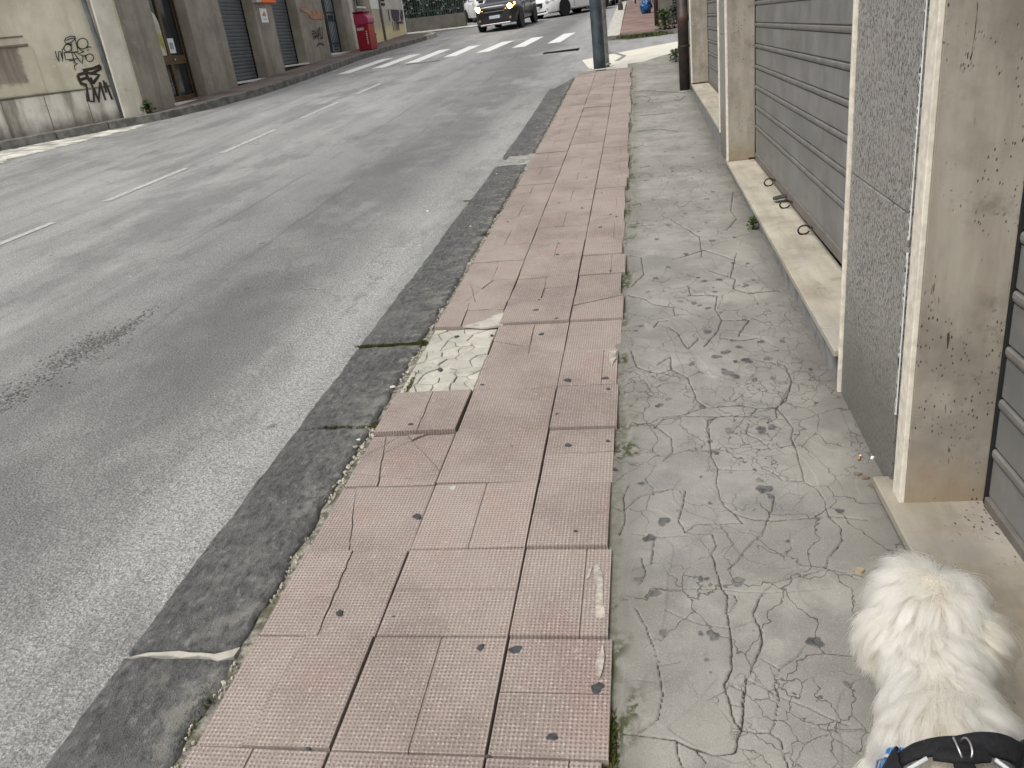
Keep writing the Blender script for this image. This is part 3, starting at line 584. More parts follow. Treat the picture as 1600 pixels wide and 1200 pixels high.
for i in range(-2, 40):
    for j in range(3):
        if j == 0 and i in (5, 6): continue
        x0, x1 = cols[j]; jx = random.Random(i*3+j).uniform(-.004, .004)
        y0 = ROW0+PITCH*i+random.Random(i).uniform(-.003, .003); y1 = ROW0+PITCH*(i+1)+random.Random(i+1).uniform(-.003, .003)
        if j == 2: x1 += random.Random(i+77).uniform(-.022, .012)
        if j == 2 and i in (1, 2): x1 = -.165-.012*(i == 2)
        if j == 0 and i > 30: x0 += .0
        g_ = .0022+.0014*random.Random(i*5+j*3).random()
        rect = (x0+g_, x1-g_+jx*.3, y0+g_, y1-g_)
        dz, tx, ty = fixed.get((i, j)) or row_dz(i, j)
        c = ((x0+x1)/2, (y0+y1)/2)
        poly = [(rect[0], rect[2]), (rect[1], rect[2]), (rect[1], rect[3]), (rect[0], rect[3])]
        parts = [poly]
        for (a, b_) in cutlines.get((i, j), []):
            pa, pb = gp(*a)[:2], gp(*b_)[:2]; new = []
            for pp in parts:
                A, B = split(pp, pa, pb)
                big_enough = lambda Q: len(Q) > 2 and abs(sum(Q[n][0]*Q[(n+1) % len(Q)][1]-Q[(n+1) % len(Q)][0]*Q[n][1] for n in range(len(Q))))/2 > .0012
                if big_enough(A) and big_enough(B): new += [A, B]
                else: new.append(pp)
            parts = new
        cracked = len(parts) > 1
        tl = MB()
        # a groove halves every tile, turned alternately
        horiz = (i+j) % 2 == 0
        gl = ((x0, (y0+y1)/2), (x1, (y0+y1)/2)) if horiz else ((x1-.2 if j == 0 else x0+.2, y0), (x1-.2 if j == 0 else x0+.2, y1))
        first = None
        for n_, pp in enumerate(parts):
            b = MB(); pj = jag(pp, rect, .006) if (cracked) else pp
            if cracked:
                rd = random.Random(i*100+j*10+n_); ddz = dz+rd.uniform(-.004, .003); pj = shrink(pj, .0016)
                tilepiece(b, pj, ddz, tx+rd.uniform(-.012, .012), ty+rd.uniform(-.012, .012), c, .002)
                o = b.build('tile_fragment', MAT['tile'], pave)
            else:
                A, B = split(pj, *gl)
                gw = .0016
                if len(A) > 2 and len(B) > 2:
                    for Q in (A, B): 
                        cx_ = sum(p[0] for p in Q)/len(Q); cy_ = sum(p[1] for p in Q)/len(Q)
                        mv = lambda p: (p[0], p[1]+(gw if cy_ > (y0+y1)/2 else -gw)) if horiz else (p[0]+(gw if cx_ > gl[0][0] else -gw), p[1])
                        on = lambda p: abs((p[1]-gl[0][1]) if horiz else (p[0]-gl[0][0])) < 1e-6
                        tilepiece(b, [mv(p) if on(p) else p for p in Q], dz, tx, ty, c, .0022)
                    zf = G(*c)+dz
                    if horiz: b.prism([(rect[0]+.004, gl[0][1]-.006), (rect[1]-.004, gl[0][1]-.006), (rect[1]-.004, gl[0][1]+.006), (rect[0]+.004, gl[0][1]+.006)], lambda x, y: G(x, y)+dz-.03, lambda x, y: G(x, y)+dz+tx*(x-c[0])-.0045)
                    else: b.prism([(gl[0][0]-.006, rect[2]+.004), (gl[0][0]+.006, rect[2]+.004), (gl[0][0]+.006, rect[3]-.004), (gl[0][0]-.006, rect[3]-.004)], lambda x, y: G(x, y)+dz-.03, lambda x, y: G(x, y)+dz+ty*(y-c[1])+tx*(x-c[0])-.0045)
                else: tilepiece(b, pj, dz, tx, ty, c)
                o = b.build('paving_tile', MAT['tile'], pave)
# crazed cement patch where two tiles are missing: separate plates
rd = random.Random(11); px0, px1, py0, py1 = -1.20, -.842, ROW0+PITCH*5+.004, ROW0+PITCH*7-.006
seeds = []
while len(seeds) < 36:
    s = (rd.uniform(px0, px1), rd.uniform(py0, py1))
    if all(math.hypot(s[0]-t[0], s[1]-t[1]) > .045+.03*rd.random() for t in seeds) or rd.random() < .004: seeds.append(s)
for s in seeds:
    poly = [(px0, py0), (px1, py0), (px1, py1), (px0, py1)]
    for t in seeds:
        if t is s: continue
        m = ((s[0]+t[0])/2, (s[1]+t[1])/2); d = (t[0]-s[0], t[1]-s[1]); A, B = split(poly, m, (m[0]-d[1], m[1]+d[0]))
        poly = A if sum((p[0]-s[0])**2+(p[1]-s[1])**2 for p in A) and len(A) > 2 and (d[0]*(A[0][0]+A[1][0]+A[2][0]-3*m[0])+d[1]*(A[0][1]+A[1][1]+A[2][1]-3*m[1])) < 0 else B
        if len(poly) < 3: break
    if len(poly) < 3: continue
    b = MB(); pj = shrink(jag(poly, (px0, px1, py0, py1), .009), .0010+.0022*rd.random()); cc = (s[0], s[1])
    tilepiece(b, pj, -.010+rd.uniform(-.004, .003), rd.uniform(-.03, .03), rd.uniform(-.03, .03), cc, .004); b.build('cement_plate', MAT['cement'], pave)
# a wedge of cement smeared over the tile above the patch
b = MB(); w = [tuple(gp(x, y)[:2]) for x, y in ((724, 511), (760, 501), (772, 494), (803, 486), (792, 489), (786, 510), (755, 513))]
b.prism(w, lambda x, y: G(x, y)-.004, lambda x, y: G(x, y)+.006); b.build('cement_smear', MAT['cement'], pave)
def smear(pts):
    b = MB(); w = [tuple(gp(x, y)[:2]) for x, y in pts]; w = jag(jag(w, (-9, 9, -9, 99), .007), (-9, 9, -9, 99), .003); b.prism(w, lambda x, y: G(x, y)-.004, lambda x, y: G(x, y)+.0085); b.build('cement_smear', MAT['smear'], pave)
smear([(952, 552), (963, 550), (963, 562), (958, 572), (953, 565)]); smear([(926, 890), (934, 884), (941, 900), (943, 985), (934, 992), (930, 950), (934, 920)]); smear([(930, 1040), (943, 1010), (944, 1030), (938, 1062), (931, 1060)]); smear([(915, 895), (924, 890), (923, 905), (918, 908)])
# chewing gum trodden on the tiles
gz = [((505, 577), 24, 3.333, 600, 840), ((685, 585), 34, 3.333, 600, 840), ((1112, 785), 38, 3.333, 600, 840), ((877, 1040), 30, 3.333, 600, 840), ((540, 1140), 14, 3.333, 600, 840),
 ((968, 388), 22, 3.333, 240, 840), ((812, 1075), 30, 3.333, 240, 840), ((850, 1045), 26, 3.333, 240, 840), ((1250, 412), 8, 3.333, 240, 840), ((1240, 305), 18, 3.2, 500, 600), ((1440, 285), 12, 3.2, 500, 600), ((1475, 425), 12, 3.2, 500, 600), ((485, 657), 22, 3.2, 500, 600), ((457, 215), 12, 3.2, 500, 600), ((960, 315), 7, 3.2, 500, 600), ((1185, 158), 10, 3.2, 500, 600), ((1280, 750), 12, 3.2, 500, 600),
 ((1100, 870), 32, 4.444, 640, 400), ((1360, 855), 26, 4.444, 640, 400), ((1380, 928), 18, 4.444, 640, 400), ((915, 537), 22, 4.444, 640, 400), ((878, 385), 22, 4.444, 640, 400), ((1020, 447), 15, 4.444, 640, 400), ((735, 288), 17, 4.444, 640, 400), ((210, 780), 20, 4.444, 640, 400), ((505, 893), 15, 4.444, 640, 400), ((1395, 105), 10, 4.444, 640, 400), ((900, 310), 10, 4.444, 640, 400), ((325, 550), 16, 4.444, 640, 400), ((570, 543), 14, 4.444, 640, 400),
 ((455, 993), 18, 5, 780, 200), ((790, 780), 18, 5, 780, 200), ((870, 676), 12, 5, 780, 200), ((917, 693), 13, 5, 780, 200), ((648, 628), 16, 5, 780, 200), ((468, 588), 10, 5, 780, 200), ((680, 387), 10, 5, 780, 200), ((470, 905), 10, 5, 780, 200), ((870, 1112), 12, 5, 780, 200), ((800, 505), 9, 5, 780, 200), ((67, 733), 12, 5, 780, 200)]
def local_tile_z(x, y):
    i = int(math.floor((y-ROW0)/PITCH)); j = 0 if x < cols[0][1] else 1 if x < cols[1][1] else 2
    if j == 0 and i in (5, 6): return -.006
    dz, tx, ty = fixed.get((i, j)) or row_dz(i, j); c = ((cols[j][0]+cols[j][1])/2, ROW0+PITCH*(i+.5)); return dz+tx*(x-c[0])+ty*(y-c[1])
for n_, ((a, b_), r_, s, ox, oy) in enumerate(gz):
    q = gp(ox+a/s, oy+b_/s); rr = r_/s*((q-CAMP)@fw)/F
    b = MB(); b.disc((q[0], q[1], G(q[0], q[1])+local_tile_z(q[0], q[1])+.0005), rr, 18, .0012, .32, n_, (-.015, .037)); b.build('gum_spot', MAT['gum'], pave)
q = gp(708, 763); b = MB(); b.disc((q[0], q[1], G(q[0], q[1])+local_tile_z(q[0], q[1])), .014, 14, .003, .15, 5, (-.015, .04)); b.build('gum_spot', MAT['gum_pale'], pave)

# ================================================================== kerb
kerb = empty('kerb'); tag(kerb, kind='structure')
joints = [-.4, .5, 1.70, 3.05, 3.965, 5.09, 6.08, 7.45, 8.85, 9.45, 11.2, 12.7, 13.9, 15.2, 16.6]
for n_, (y0, y1) in enumerate(zip(joints[:-1], joints[1:])):
    if n_ == 8: continue
    gap = .022 if abs(y1-1.70) < .01 or abs(y0-1.70) < .01 else .016 if abs(y0-3.965) < .02 or abs(y1-3.965) < .02 else .006
    nx, ny = 80, max(40, int((y1-y0)/.010)) if y0 < 6 else 50
    u = np.linspace(0, 1, nx); v = np.linspace(0, 1, ny); U, V = np.meshgrid(u, v)
    xl = -1.598+.010*(vnoise(V*9+n_*3, V*0+n_)-.5)+.006*(vnoise(V*31+n_*3, V*0+n_, 1)-.5) + (.08 if y0 > 14.9 else 0)*1.; xr = -1.236+.022*(vnoise(V*9+n_*5, V*0+2+n_)-.5)+.012*(vnoise(V*40+n_*5, V*0+2+n_, 1)-.5)
    xl = np.where((y0+V*(y1-y0)) > 15.2, xl+.20*((y0+V*(y1-y0))-15.2), xl)
    sk = .02*(random.Random(n_).random()-.5)
    ya = y0+gap/2+.012*(vnoise(U*9, U*0+n_, 1)-.5)+sk*(U-.5); yb = y1-gap/2+.012*(vnoise(U*9, U*0+n_+1, 1)-.5)
    Xk = xl+(xr-xl)*U; Yk = ya+(yb-ya)*V
    ed = np.minimum(np.minimum(U*.34, (1-U)*.34), np.minimum(V, 1-V)*(y1-y0)); rnd_ = np.clip(ed/.02, 0, 1)
    Zk = np.vectorize(P)(Yk)-.015*Xk-.002+.010*(fbm(Xk*7+n_, Yk*5, 4)-.44)+.007*(fbm(Xk*30, Yk*17, 4, 1)-.42)+random.Random(n_+50).uniform(-.004, .004)
    Zk = Zk-.014*(1-rnd_)**2-.012*np.clip(1-U*4, 0, 1)**2
    # skirt down the sides
    pad = lambda A, d: np.pad(A, 1, mode='edge')+0*d
    Xp, Yp, Zp = np.pad(Xk, 1, mode='edge'), np.pad(Yk, 1, mode='edge'), np.pad(Zk, 1, mode='edge')
    m = np.ones_like(Zp, bool); m[1:-1, 1:-1] = False; Zp[m] -= .16
    link('kerb_stone', grid_mesh('kerb_stone', Xp, Yp, Zp), MAT['lava'], kerb)
b = MB()
for y0, y1 in zip(np.arange(-.4, 16.4, .4), np.arange(0, 16.8, .4)): b.prism([(-1.30, y0), (-1.20, y0), (-1.20, y1), (-1.30, y1)], lambda x, y: G(x, y)-.2, lambda x, y: G(x, y)-.016)
b.build('mortar_bed', MAT['mortar'], kerb)
# mortar in the open joint and the broken block
def slabfill(pts, dz, mat, name):
    b = MB(); w = [tuple(gp(x, y)[:2]) for x, y in pts]; b.prism(jag(jag(w, (-9, 9, -9, 99), .012), (-9, 9, -9, 99), .006), lambda x, y: G(x, y)-.1, lambda x, y: G(x, y)+dz); return b.build(name, mat, kerb)
slabfill([(205, 1022), (235, 1017), (262, 1019), (300, 1017), (335, 1020), (360, 1017), (372, 1012), (364, 1024), (345, 1028), (310, 1025), (280, 1027), (240, 1023)], -.004, MAT['cement'], 'joint_mortar')
slabfill([(776, 268), (783, 256), (795, 243), (836, 238), (843, 232), (838, 246), (826, 262), (800, 268)], -.014, MAT['riserpale'], 'broken_fill')
rd = random.Random(4); spots = []
for _ in range(26):
    y = rd.uniform(1.0, 7.5); spots.append((-1.235+rd.gauss(0, .008), y, .012, .05))
rubble('mortar_crumbs', spots, 520, .002, .0065, -.010, MAT['pebble'], kerb, 5, .5)
rubble('kerb_rubble', [(-1.25, 2.62, .02, .05), (-1.24, 3.0, .02, .05), (-1.235, 4.5, .012, .25), (-1.235, 3.6, .02, .2), (-1.24, 2.9, .02, .1)], 90, .004, .012, -.010, MAT['pebble'], kerb, 6, .5)

# moss tufts: tiny leaf blades, one mass
def tufts(name, spots, n, h, mat, parent=None, seed=1, wide=.25, dz=0.0, spread=.6):
    rd = random.Random(seed); b = MB()
    for _ in range(n):
        cx, cy, sx, sy = rd.choice(spots); x = rd.gauss(cx, sx); y = rd.gauss(cy, sy); z = G(x, y)+dz; hh = h*rd.uniform(.4, 1.2); a = rd.uniform(0, 6.28); w = hh*wide; l = rd.uniform(0, spread)*hh
        d = (math.cos(a), math.sin(a)); p = (-d[1], d[0])
        b.add([(x-p[0]*w*.5, y-p[1]*w*.5, z-.004), (x+p[0]*w*.5, y+p[1]*w*.5, z-.004), (x+d[0]*l*.5+p[0]*w*.6, y+d[1]*l*.5+p[1]*w*.6, z+hh*.6), (x+d[0]*l, y+d[1]*l, z+hh)], [(0, 1, 2), (0, 2, 3)])
    o = b.build(name, mat, parent); tag(o, kind='stuff'); return o
mp = lambda L, dz=0: [(*gp(x, y, dz)[:2], sx, sy) for x, y, sx, sy in L]
tufts('moss', mp([(575, 540, .03, .006), (600, 539, .03, .006), (625, 537, .03, .006), (650, 536, .02, .008), (660, 534, .012, .01)]), 2600, .010, MAT['moss'], kerb, 2, .5, -.006)
tufts('moss', mp([(966, 900, .008, .05), (964, 930, .01, .04), (960, 850, .008, .03), (958, 1130, .008, .05), (955, 1160, .01, .04), (968, 760, .012, .02), (955, 1010, .006, .03), (785, 512, .01, .006), (978, 540, .008, .05), (975, 497, .01, .01), (985, 353, .02, .02), (985, 600, .01, .05), (975, 680, .006, .05)]), 3600, .011, MAT['moss'], pave, 3, .5, -.022)
tufts('moss', mp([(585, 660, .02, .015), (575, 665, .03, .008), (525, 665, .05, .006), (310, 1100, .02, .04), (755, 365, .02, .02), (790, 285, .01, .1), (640, 600, .006, .06), (740, 312, .05, .006)]), 1500, .009, MAT['moss'], kerb, 4, .5, -.008)

# ================================================================== RIGHT BUILDING
shop = empty('shop_building', (.75, 5, 0)); tag(shop, 'stone faced shop building on the right with closed grey roller shutters', 'building')
def S(mb, name, mat, parent=None, smooth=False):
    me = mb.mesh(name); o = bpy.data.objects.new(name, me); COL.objects.link(o); me.materials.append(mat)
    par = parent or shop
    o.parent = par; o.matrix_parent_inverse = Matrix.Translation(shop.location).inverted() if par is shop else Matrix.Identity(4)
    if smooth: me.shade_smooth()
    return o
# note: children of children keep world coordinates because each part sits at the shop's origin
XF, XS = .75, .985
TOPZ = 2.75
# wall core behind and above
b = MB(); b.box(XF+.03, XF+6, -6, 17.25, TOPZ+.004, 9.0); S(b, 'upper_wall', MAT['wallup'])
b = MB(); b.box(XS+.06, XF+6, -6, 17.25, -.6, TOPZ); S(b, 'inner_wall', MAT['dark'])
def granite_pillar(y0, y1, zj):
    b = MB(); b.box(XF, XS+.055, y0, y1, -.3, zj-.0025); bev(S(b, 'granite_slab', MAT['granite']), .003)
    b = MB(); b.box(XF+.001, XS+.055, y0, y1, zj+.0025, TOPZ); bev(S(b, 'granite_slab', MAT['granite']), .003)
    b = MB(); b.box(XF+.006, XS+.05, y0+.004, y1-.004, zj-.003, zj+.003); S(b, 'joint', MAT['riser'])
granite_pillar(2.492, 3.215, 1.005); granite_pillar(7.845, 8.50, 1.40); granite_pillar(13.05, 13.62, 1.62); granite_pillar(16.55, 17.25, 1.9)
# narrow recessed strip with a smear of white mortar beside the near jamb
b = MB(); b.box(XF+.010, XS+.05, 2.425, 2.490, -.3, .998); b.box(XF+.010, XS+.05, 2.425, 2.490, 1.004, TOPZ); bev(S(b, 'granite_strip', MAT['granite']), .002)
b = MB(); rd = random.Random(3); z = .36
while z < 2.2:
    h = rd.uniform(.006, .02); w = rd.uniform(.001, .005)
    if not (.88 < z < .93 or .30 < z < .33): b.box(XF-.0012, XF+.003, 2.4895-w*.4, 2.4925+w*1.6, z, z+h*1.6)
    z += h*.8
tag(S(b, 'mortar_smear', MAT['whitewash']), kind='stuff')
def jamb(y0, y1, zb, face):
    """travertine reveal slab; the sawn edge shows on the facade"""
    b = MB(); b.box(XF+.004, XS+.03, y0, y1, zb, TOPZ); bev(S(b, 'jamb_slab', MAT['trav']), .002)
    b = MB(); b.box(XF-.012, XF+.004, y0+.002, y1-.001, zb, TOPZ); bev(S(b, 'jamb_edge', MAT['trav_edge']), .003)
jamb(2.345, 2.423, .115, 0); jamb(7.765, 7.842, .338, 0); jamb(12.90, 13.047, .66, 0); jamb(16.42, 16.547, .90, 0)
jamb(3.217, 3.242, .10, 0); jamb(8.502, 8.53, .5, 0); jamb(13.622, 13.65, .7, 0)
def sill(y0, y1, z0, z1, xfront, breaks=(), mat='trav_sill'):
    ysb = [y0]+list(breaks)+[y1]; zt = lambda y: z0+(z1-z0)*(y-y0)/(y1-y0)
    for a, c in zip(ysb[:-1], ysb[1:]):
        a2, c2 = a+.002, c-.002; xb = XS+.02
        b = MB(); b.hexa([(xfront, a2, zt(a2)-.032), (xb, a2, zt(a2)-.032), (xb, c2, zt(c2)-.032), (xfront, c2, zt(c2)-.032)], [(xfront, a2, zt(a2)), (xb, a2, zt(a2)), (xb, c2, zt(c2)), (xfront, c2, zt(c2))])
        bev(S(b, 'sill_slab', MAT[mat]), .005, 3)
    b = MB(); b.hexa([(xfront+.016, y0+.03, -.4), (XS+.02, y0+.03, -.4), (XS+.02, y1-.005, -.4), (xfront+.016, y1-.005, -.4)], [(xfront+.016, y0+.03, zt(y0+.03)-.033), (XS+.02, y0+.03, zt(y0+.03)-.033), (XS+.02, y1-.005, zt(y1)-.033), (xfront+.016, y1-.005, zt(y1)-.033)])
    S(b, 'riser', MAT['riser'])
sill(-2.0, 2.52, .175, .118, .700, (), 'trav_sill_dirty'); sill(3.30, 7.90, .262, .338, .735, (3.56,)); sill(8.60, 13.0, .548, .645, .735, (9.4,)); sill(13.75, 16.6, .70, .87, .735)
# roller shutters: every slat is a sub-part
def shutter(y0, y1, zbot, pitch, n, z1st):
    sh = empty('shutter', (0, 0, 0)); sh.parent = shop; sh.matrix_parent_inverse = Matrix.Translation(shop.location).inverted()
    b = MB(); b.box(XS-.012, XS+.02, y0, y1, zbot-.06, zbot); o = b.build('bottom_rail', MAT['rail'], sh); bev(o, .004)
    H = pitch; prof = [(.002, 0), (0, .004), (0, H-.042), (.010, H-.0415), (.010, H-.0355), (-.003, H-.035), (-.006, H-.024), (-.005, H-.012), (-.001, H-.0065), (.012, H-.006), (.012, H), (.03, H), (.03, 0)]
    bead = None
    me = None
    for i in range(n):
        z = zbot if i == 0 else z1st+(i-1)*pitch
        h = z1st-zbot if i == 0 else pitch
        pr = [(XS+px_, y0, z+(pz if pz == 0 else pz+(h-H))) for px_, pz in prof]
        b = MB(); b.extr(pr, (0, y0, 0), (0, y1, 0)); o = b.build('slat', MAT['shutter'], sh)
        b = MB(); pr = [(XS+px_-.0006, y0, z+pz+(h-H)) for px_, pz in prof[5:9]]; b.extr([*pr, (XS+.006, y0, pr[-1][2]), (XS+.006, y0, pr[0][2])], (0, y0, 0), (0, y1, 0)); b.build('bead', MAT['bead'], sh, True).data.shade_flat()
    # dark guide channel at the far side
    b = MB(); b.box(XS-.006, XS+.03, y1, y1+.02, zbot-.06, TOPZ); b.build('guide', MAT['dark'], sh)
    return sh
shutter(-1.9, 2.315, .155, .165, 16, .325); shutter(3.245, 7.735, .395, .166, 15, .645); shutter(8.53, 12.87, .70, .166, 13, .90); shutter(13.66, 16.4, .93, .166, 12, 1.10)
# shutter locks on the second sill
def ring_mesh(c, R_, r_, tilt, rot):
    b = MB(); pts = []
    for i in range(15):
        a = 2*math.pi*i/14; v = Vector((R_*math.cos(a), 0.8*R_*math.sin(a), 0)); v = Matrix.Rotation(tilt, 3, 'Y') @ v; v = Matrix.Rotation(rot, 3, 'Z') @ v; pts.append(Vector(c)+v)
    b.tube(pts, r_, 6, False); return b
for (px_, py_, dx) in ((1220, 288, 0), (1244, 320, 0), (1281, 357, 0)):
    q = pl(px_, py_, (0, 0, 1), .325); c = (XS-.055, q[1], .318+.0165*(q[1]-3.4)-.045+.02)
    zs_ = .262+.0165*(q[1]-3.3); b = MB(); R_ = .034; cxr = XS-.052
    b.tube([(cxr+R_*math.cos(t), q[1]-.012*math.sin(t), zs_+.033+.9*R_*math.sin(t)) for t in np.linspace(.35, 5.9, 16)], .0058, 6)
    b.tube([(cxr+.03, q[1]-.004, zs_+.046), (XS-.012, q[1]-.02, zs_+.05), (XS-.004, q[1]-.06, zs_+.052), (XS-.002, q[1]-.075, zs_+.05)], [.007, .010, .012, .010], 6)
    S(b, 'locking_ring', MAT['rust'], None, True)
q = pl(1236, 309, (0, 0, 1), .33); yb = q[1]; zb = .262+.0165*(yb-3.3)
b = MB(); b.extr([(XS-.015, yb-.05, zb+.035), (XS-.085, yb-.035, zb+.022), (XS-.10, yb-.012, zb+.02), (XS-.10, yb+.015, zb+.02), (XS-.085, yb+.035, zb+.022), (XS-.015, yb+.035, zb+.035)], (0, 0, 0), (0, 0, .014)); hp = bev(S(b, 'hasp', MAT['riser_dark']), .003)
b = MB(); b.lathe((XS-.08, yb, zb+.0335), [(.0005, .002), (.012, .002), (.012, 0)], 10); S(b, 'hasp_rivet', MAT['steel'])
b = MB(); b.box(XS-.07, XS-.005, 7.66, 7.675, .352, .37); S(b, 'guide_bolt', MAT['rust'])
# near-black box painting the shade of the gap at sill two's near end
b = MB(); b.box(XF+.012, XS, 3.243, 3.33, -.2, .228); S(b, 'sill_gap', MAT['dark'])

# brown downpipe on the facade
dp = empty('downpipe', (.655, 13.25, G(.655, 13.25))); dp.parent = shop; dp.matrix_parent_inverse = Matrix.Translation(shop.location).inverted()
b = MB(); z0 = 0; b.lathe((0, 0, -.05), [(.078, 0), (.078, 1.02), (.086, 1.03), (.086, 1.10), (.078, 1.11), (.078, 6.5)], 18); o = b.build('pipe', MAT['downpipe'], dp, True)
for zc in (.62, 1.32):
    b = MB(); b.lathe((0, 0, zc), [(.080, 0), (.084, .004), (.084, .028), (.080, .032)], 18); b.box(.07, .12, -.012, .012, zc, zc+.03); b.build('bracket', MAT['rust'], dp)
b = MB(); b.lathe((0, 0, -.05), [(.105, 0), (.10, .05), (.085, .065), (.08, .07)], 14); b.build('collar', MAT['riser'], dp)

# ================================================================== LEFT: pavement and kerb
LP = .09
kl = [(-18.9, 6.6), (-15.2, 11.0), (-12.17, 14.6), (-10.85, 16.17), (-10.1, 16.95), (-9.55, 18.2), (-9.2, 19.8), (-9.1, 21.5), (-9.08, 24.5), (-9.2, 28.3), (-9.05, 31.0), (-8.75, 34.0), (-8.5, 36.6), (-8.6, 37.6), (-9.1, 38.6)]
back = [(-11.5, 39.5), (-11.5, 17.1), (-13.6, 15.2), (-19.5, 7.6)]
lp = sheet('left_pavement', [(x-.05, y) for x, y in kl]+back, LP, MAT['leftpave'], None, 'structure')
klo = empty('left_kerb'); tag(klo, kind='structure')
def along(pl_, step):
    out = []; 
    for (a, b_) in zip(pl_[:-1], pl_[1:]):
        L = math.dist(a, b_); n = max(1, round(L/step))
        for i in range(n): out.append((a[0]+(b_[0]-a[0])*i/n, a[1]+(b_[1]-a[1])*i/n))
    out.append(pl_[-1]); return out
pts = along(kl, .95)
for i, (a, c) in enumerate(zip(pts[:-1], pts[1:])):
    d = np.array(c)-np.array(a); L = np.hypot(*d); d /= L; nrm = np.array([-d[1], d[0]])
    a2 = np.array(a)+d*.006; c2 = np.array(c)-d*.006; w = .22; dzz = LP+.012+random.Random(i).uniform(-.008, .008)
    q = [a2, c2, c2+nrm*w, a2+nrm*w]
    b = MB(); b.hexa([(x, y, G(x, y)-.25) for x, y in q], [(x, y, G(x, y)+dzz) for x, y in q])
    far = a[1] > 35.2
    bev(b.build('kerb_stone', MAT['kerbpale'] if far else MAT['kerbfar'], klo), .012)

# ================================================================== LEFT BUILDING (brown render, shopfronts)
LB = empty('brown_building', (-10.4, 25, 0)); tag(LB, 'brown grey rendered building across the road with wooden door and two shutters', 'building')
def into(par):
    inv = Matrix.Translation(par.location).inverted()
    def f(mb, name, mat, sub=None, smooth=False):
        me = mb.mesh(name); o = bpy.data.objects.new(name, me); COL.objects.link(o); me.materials.append(mat)
        if sub is None: o.parent = par; o.matrix_parent_inverse = inv
        else: o.parent = sub; o.matrix_parent_inverse = (sub.matrix_parent_inverse.inverted() if False else Matrix.Identity(4))
        if smooth: me.shade_smooth()
        return o
    return f
BL = into(LB); XL = -10.4
def wallbox(y0, y1, depth=.6, z1=4.2, mat='brown', name='pier', x=XL):
    b = MB(); b.box(x-depth, x, y0, y1, G(x, y0)-.5, z1); return bev(BL(b, name, MAT[mat]), .012)
UP = 4.3
wallbox(16.9, 18.20, 1.2, UP); wallbox(19.76, 21.47, 1.2, UP); wallbox(23.50, 24.76, .8, UP); wallbox(26.68, 28.96, .8, UP); wallbox(31.02, 31.75, .8, UP); wallbox(31.75, 32.55, .8, UP, 'pilaster', 'pilaster', XL+.05); wallbox(33.62, 34.45, .8, UP)
wallbox(32.55, 33.62, .8, 3.28, 'brown', 'under_window_wall')
b = MB(); b.box(XL-7, XL+.004, 16.95, 34.44, UP+.003, 9.0); BL(b, 'upper_wall', MAT['brown'])
b = MB(); b.box(XL-7, XL-1.22, 16.95, 34.44, -.5, UP); BL(b, 'back_wall', MAT['dark'])
b = MB(); b.box(XL-.06, XL+.006, 26.69, 28.95, 3.42, UP-.01); BL(b, 'repainted_patch', MAT['greyrepaint'])
# wooden glazed door
dz_ = G(XL, 18.2)+LP
dr = empty('door', (0, 0, 0)); dr.parent = LB; dr.matrix_parent_inverse = Matrix.Translation(LB.location).inverted()
def D(mb, name, mat): return mb.build(name, MAT[mat], dr)
xd = XL-.26
b = MB()
for (y0, y1) in ((18.21, 18.30), (19.62, 19.75)): b.box(xd-.06, xd, y0, y1, dz_, 4.2)
b.box(xd-.058, xd+.004, 18.30, 19.62, dz_+.05, dz_+.17); b.box(xd-.058, xd+.004, 18.30, 19.62, dz_+.86, dz_+1.05); b.box(xd-.058, xd+.004, 18.30, 19.62, dz_+2.6, dz_+2.75)
b.box(xd-.055, xd+.008, 18.88, 18.99, dz_+.17, dz_+2.6)
bev(D(b, 'door_frame', 'wood'), .006)
for (y0, y1) in ((18.30, 18.88), (18.99, 19.62)):
    for (z0, z1) in ((.17, .86), (1.05, 2.6)):
        b = MB(); b.box(xd-.04, xd-.03, y0, y1, dz_+z0, dz_+z1); D(b, 'pane', 'glass')
b = MB(); b.box(xd-.03, xd+.02, 19.63, 19.66, dz_+.02, 4.2); D(b, 'door_gap', 'dark')
b = MB(); b.box(XL-.3, XL+.10, 18.12, 19.80, dz_-.2, dz_+.045); bev(BL(b, 'threshold', MAT['marble']), .008)
b = MB(); b.box(xd+.01, xd+.045, 19.03, 19.07, dz_+.94, dz_+.98); D(b, 'handle', 'steel')
b = MB(); b.box(xd-.028, xd-.018, 19.02, 19.30, dz_+1.10, dz_+1.42); D(b, 'sticker', 'paper')
b = MB(); b.box(xd-.0175, xd-.016, 19.08, 19.24, dz_+1.18, dz_+1.33); D(b, 'sticker_print', 'greyprint')
# white sack leaning behind the left pane
b = MB(); rr = [(18.315, 1.06), (18.87, 1.06), (18.87, 1.4), (18.86, 1.75), (18.78, 1.93), (18.60, 2.03), (18.40, 2.06), (18.315, 2.02)]
b.extr([(xd-.028, y, dz_+z) for y, z in rr], (0, 0, 0), (.012, 0, 0)); bev(D(b, 'sack', 'sack'), .004)
b = MB(); b.extr([(xd-.0150, y, dz_+z) for y, z in ((18.45, 1.42), (18.80, 1.22), (18.80, 1.12), (18.84, 1.12), (18.85, 1.5), (18.70, 1.52), (18.5, 1.6))], (0, 0, 0), (.002, 0, 0)); D(b, 'sack_print', 'sack_yellow')
for z in (.3, .4, .5): 
    b = MB(); b.box(xd-.0285, xd-.027, 18.33, 18.86, dz_+z, dz_+z+.02); D(b, 'shelf_edge', 'riser_dark')
